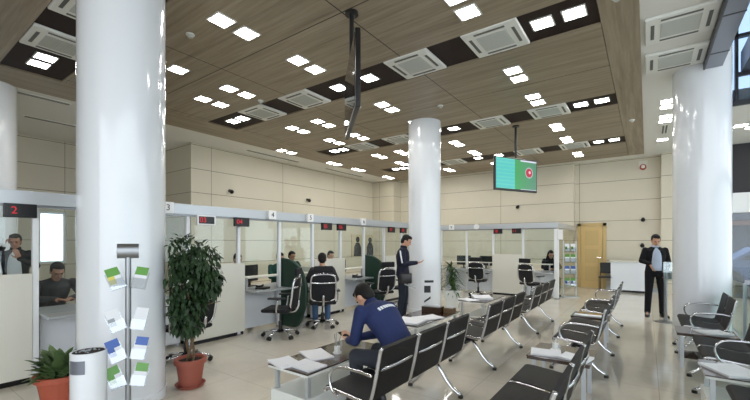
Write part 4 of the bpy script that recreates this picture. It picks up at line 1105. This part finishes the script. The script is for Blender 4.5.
# man in navy sitting on the nearest bench, bent forward over a phone (faces -X, turned a little)
J = dict(pel=(0, -.02, .53), waist=(0, .08, .70), chest=(.01, .24, .86), neck=(.02, .40, .965), head=(.02, .495, 1.025), hf=(0, .62, -.78), hu=(0, .78, .62), sw=.195,
         eL=(-.20, .40, .66), eR=(.22, .42, .66), wL=(-.07, .62, .60), wR=(.07, .63, .60), kL=(-.15, .44, .50), kR=(.15, .44, .50), aL=(-.15, .40, .09), aR=(.15, .40, .09),
         dL=(.35, .9, .1), dR=(-.35, .9, .1), nL=(.3, 0, 1), nR=(-.3, 0, 1), tL=1, tR=-1, cu=.6)
bm = nb()
man = person('man in a navy jacket sitting bent forward on the nearest bench', (-1.74, 2.84, 0), PI/2-.12, J, 'navy', 'greypants', 'skin', .008)
# white lettering patch across the shoulders
jk = [c for c in man.children if c.name.startswith('jacket')][0]
from mathutils.bvhtree import BVHTree
tmp = bmesh.new(); tmp.from_mesh(jk.data); bvh = BVHTree.FromBMesh(tmp); tmp.free()
bm = nb()
for k in range(8):
    x = -.10+k*.027; hit, nn, _, _ = bvh.ray_cast(Vector((x, -.05, 1.35)), Vector((0, .52, -.85)).normalized())
    if hit is not None:
        nn = nn.normalized(); e = Vector((1, 0, 0)); f = nn.cross(e).normalized(); e = f.cross(nn)
        box(bm, -.0095, .0095, -.017, .017, -.004, .004, M4=Matrix.Translation(hit) @ Matrix((e, f, nn)).transposed().to_4x4())
obj('back_lettering', bm, M['whitecloth'], jk)
t = thing('phone', 'dark mobile phone held by the man in the navy jacket', 'phone', (-2.46, 2.90, .625), PI/2-.12)
bm = nb(); box(bm, -.036, .036, -.07, .07, -.004, .004, bev=.003, M4=Matrix.Rotation(.35, 4, 'X')); obj('case', bm, M['black'], t)
bm = nb(); box(bm, -.032, .032, -.062, .062, .0042, .005, M4=Matrix.Rotation(.35, 4, 'X')); obj('screen', bm, M['screen_off'], t)

# standing man in navy jacket (faces +X)
J = dict(pel=(0, 0, .92), waist=(0, .0, 1.08), chest=(0, .0, 1.27), neck=(0, .02, 1.465), head=(0, .075, 1.585), hf=(0, .86, -.5), hu=(0, .5, .86), sw=.17,
         eL=(-.225, .03, 1.13), eR=(.225, .05, 1.13), wL=(-.12, .27, 1.15), wR=(.12, .29, 1.16), kL=(-.10, .04, .50), kR=(.10, .0, .50), aL=(-.11, .0, .09), aR=(.11, -.06, .09),
         dL=(.4, .9, .1), dR=(-.4, .9, .1), nL=(.4, 0, 1), nR=(-.4, 0, 1), cu=.6)
RM = -PI/2+.42
mlocal = lambda x, y, z: tuple(Vector((-4.0, 6.52, 0)) + Matrix.Rotation(RM, 3, 'Z') @ Vector((x, y, z)))
man2 = person('man in a dark navy jacket and jeans standing beside the newspaper table reading', (-4.0, 6.52, 0), RM, J, 'navydark', 'darkjeans', 'skin', .009,
              stripe=[('sleeve_stripe', [(.225, -.02, 1.40), (.275, .0, 1.30), (.295, .03, 1.16)], .014), ('sleeve_stripe', [(-.225, -.02, 1.40), (-.275, .0, 1.30), (-.295, .03, 1.16)], .014)])
t = thing('leaflet', 'white leaflet in the hands of the standing man in navy', 'leaflet', mlocal(0, .40, 1.205), RM)
bm = nb(); box(bm, -.07, .07, -.05, .05, 0, .004, M4=Matrix.Rotation(.3, 4, 'X')); obj('sheet', bm, M['paper'], t)
t = thing('shoulder_bag', 'black bag with folded papers at the hip of the standing man', 'bag', mlocal(.20, .03, .76), RM)
bm = nb(); box(bm, -.02, .07, -.06, .18, .0, .2, bev=.02); obj('bag_body', bm, M['black'], t, 'auto')
bm = nb(); box(bm, .0, .08, .04, .27, -.01, .005, M4=Matrix.Rotation(-.3, 4, 'X')); obj('papers', bm, M['b_grey'], t)

# man in the black suit, hands in pockets (faces the camera side)
J = dict(pel=(0, 0, .93), waist=(0, .0, 1.09), chest=(0, .0, 1.28), neck=(0, .01, 1.475), head=(0, .05, 1.60), hf=(0, .9, -.42), hu=(0, .42, .9), sw=.175,
         eL=(-.25, -.07, 1.17), eR=(.25, .03, 1.17), wL=(-.185, .08, .98), wR=(.16, .27, 1.12), kL=(-.12, .02, .50), kR=(.12, .02, .50), aL=(-.13, .0, .09), aR=(.14, .02, .09),
         fL=(-.35, 1, 0), fR=(.3, 1, 0), dL=(.3, .2, -1), dR=(-.3, .2, -1), nL=(1, 0, 0), nR=(-1, 0, 0), cu=.5)
person('man in a black suit and pale blue shirt standing by the right column looking down', (.14, 9.95, 0), PI+.25, J, 'blacksuit', 'blacksuit', 'skin', .009, open_jacket=True, shirt='shirtblue', collar='shirtblue')

# man on the phone behind the left panel
J = dict(pel=(0, 0, .91), waist=(0, .0, 1.07), chest=(0, .01, 1.26), neck=(0, .03, 1.45), head=(0, .07, 1.57), hf=(0, .97, -.22), hu=(0, .22, .97), sw=.165,
         eL=(-.27, .12, 1.17), eR=(.30, .10, 1.22), wL=(-.08, .26, 1.30), wR=(.13, .15, 1.48), kL=(-.10, .02, .50), kR=(.10, .02, .50), aL=(-.11, .0, .09), aR=(.11, .0, .09),
         dL=(.3, .0, 1), dR=(-.3, -.1, 1), nL=(.4, -1, 0), nR=(-1, 0, 0), cu=.5)
person('man in black standing behind the left panel with a hand to his face', (-8.42, 1.60, 0), -PI/2-.35, J, 'blacksuit', 'blacksuit', 'skin2', .010, open_jacket=True, shirt='whitecloth')
t = thing('telephone', 'white telephone held to the face of the man behind the left panel', 'telephone', (-8.22, 1.42, 1.56), -.4)
bm = nb(); box(bm, -.025, .025, -.015, .015, -.07, .07, bev=.008); obj('handset', bm, M['signwhite'], t)

# seated clerk leaning on the desk
J0 = dict(pel=(0, 0, .54), waist=(0, .05, .70), chest=(0, .14, .88), neck=(0, .23, 1.05), head=(0, .30, 1.15), hf=(0, .86, -.5), hu=(0, .5, .86), sw=.2,
          eL=(-.27, .36, .80), eR=(.27, .36, .80), wL=(-.08, .56, .79), wR=(.08, .56, .79), kL=(-.13, .42, .50), kR=(.13, .42, .50), aL=(-.13, .40, .09), aR=(.13, .40, .09),
          dL=(.5, .8, 0), dR=(-.5, .8, 0), nL=(0, 0, -1), nR=(0, 0, -1), cu=.2)
person('man in a dark grey shirt writing at the desk left of the white column', (-7.0, 1.70, 0), -PI/2+.0, J0, 'shirtgrey', 'greypants', 'skin2', .010)
Jc = dict(J0, chest=(0, .06, .90), waist=(0, .02, .70), neck=(0, .10, 1.10), head=(0, .14, 1.215), hf=(0, .97, -.25), hu=(0, .25, .97), eL=(-.25, .22, .82), eR=(.25, .22, .82), wL=(-.10, .45, .79), wR=(.10, .45, .79))
person('clerk with dark hair behind the panel right of the ficus', (-6.86, 4.62, 0), -PI/2-.2, Jc, 'blacksuit', 'greypants', 'skin', .012, open_jacket=True)
person('clerk in dark green clothes at the desk left of the first green divider', (-6.72, 5.62, 0), -PI/2-.35, Jc, 'green_cloth', 'greypants', 'skin', .012, collar='green_cloth', long_hair=False)
person('clerk with short black hair behind the first green divider', (-7.5, 6.62, 0), -PI/2-.1, Jc, 'green_cloth', 'greypants', 'skin2', .012)
person('clerk looking over the panel right of the occupied office chair', (-6.95, 7.50, 0), -PI/2-.25, Jc, 'shirtgrey', 'greypants', 'skin', .012)
Jw = dict(Jc, head=(0, .17, 1.20), hf=(0, .88, -.45), hu=(0, .45, .88), sw=.165)
person('woman with long dark hair in black seated at the back counters', (-2.42, 12.44, 0), PI+.5, Jw, 'blacksuit', 'blacksuit', 'skin', .012, long_hair=True, open_jacket=True)
# customer in the second chair, back to us
Jk = dict(J0, pel=(0, -.02, .58), waist=(0, -.02, .74), chest=(0, .03, .93), neck=(0, .07, 1.12), head=(0, .11, 1.235), hf=(0, .95, -.3), hu=(0, .3, .95), sw=.18, eL=(-.27, .10, .86), eR=(.27, .10, .86), wL=(-.2, .33, .80), wR=(.2, .33, .80), kL=(-.12, .40, .53), kR=(.12, .40, .53), aL=(-.12, .30, .09), aR=(.12, .33, .09))
person('customer in blue jeans sitting in the second office chair, back to the camera', (-4.9, 5.14, 0), PI/2-.75, Jk, 'shirtgrey', 'bluejeans', 'skin', .010)
# stools/chairs for the clerks
def stool(x, y, rz, label):
    t = thing('swivel_stool', label, 'stool', (x, y, 0), rz)
    bm = nb(); lathe(bm, [(.25, 0), (.25, .015), (.03, .04)], 24); obj('base', bm, M['steel'], t, 'auto')
    bm = nb(); cyl(bm, (0, 0, .03), (0, 0, .37), .025, n=12); obj('pole', bm, M['steel'], t)
    bm = nb(); lathe(bm, [(.17, .37), (.2, .385), (.2, .42), (.17, .435)], 24); obj('seat', bm, M['black'], t, 'auto')
stool(-7.0, 1.70, 0, 'stool under the man in dark grey left of the white column')

# ------------------------------------------------------------------ world, sun, camera
w = bpy.data.worlds.new('World'); S.world = w; w.use_nodes = True
bg = w.node_tree.nodes['Background']; bg.inputs[0].default_value = (.86, .93, 1, 1); bg.inputs[1].default_value = 3.0
cam = bpy.data.cameras.new('Camera'); co = bpy.data.objects.new('Camera', cam); COL.objects.link(co)
co.location = (0, 0, 1.55); co.rotation_euler = (PI/2, 0, math.atan2(.584, .812))
cam.sensor_width = 36; cam.lens = 36*378/750; cam.shift_y = 43/750; cam.clip_start = .05; cam.clip_end = 200
S.camera = co
S.view_settings.view_transform = 'Standard'; S.view_settings.look = 'None'; S.view_settings.gamma = 1; S.view_settings.exposure = .14; S.view_settings.use_curve_mapping = False
S.cycles.max_bounces = 8; S.cycles.diffuse_bounces = 4; S.cycles.glossy_bounces = 4; S.cycles.transparent_max_bounces = 16
S.cycles.sample_clamp_indirect = 6; S.cycles.caustics_reflective = False; S.cycles.caustics_refractive = False
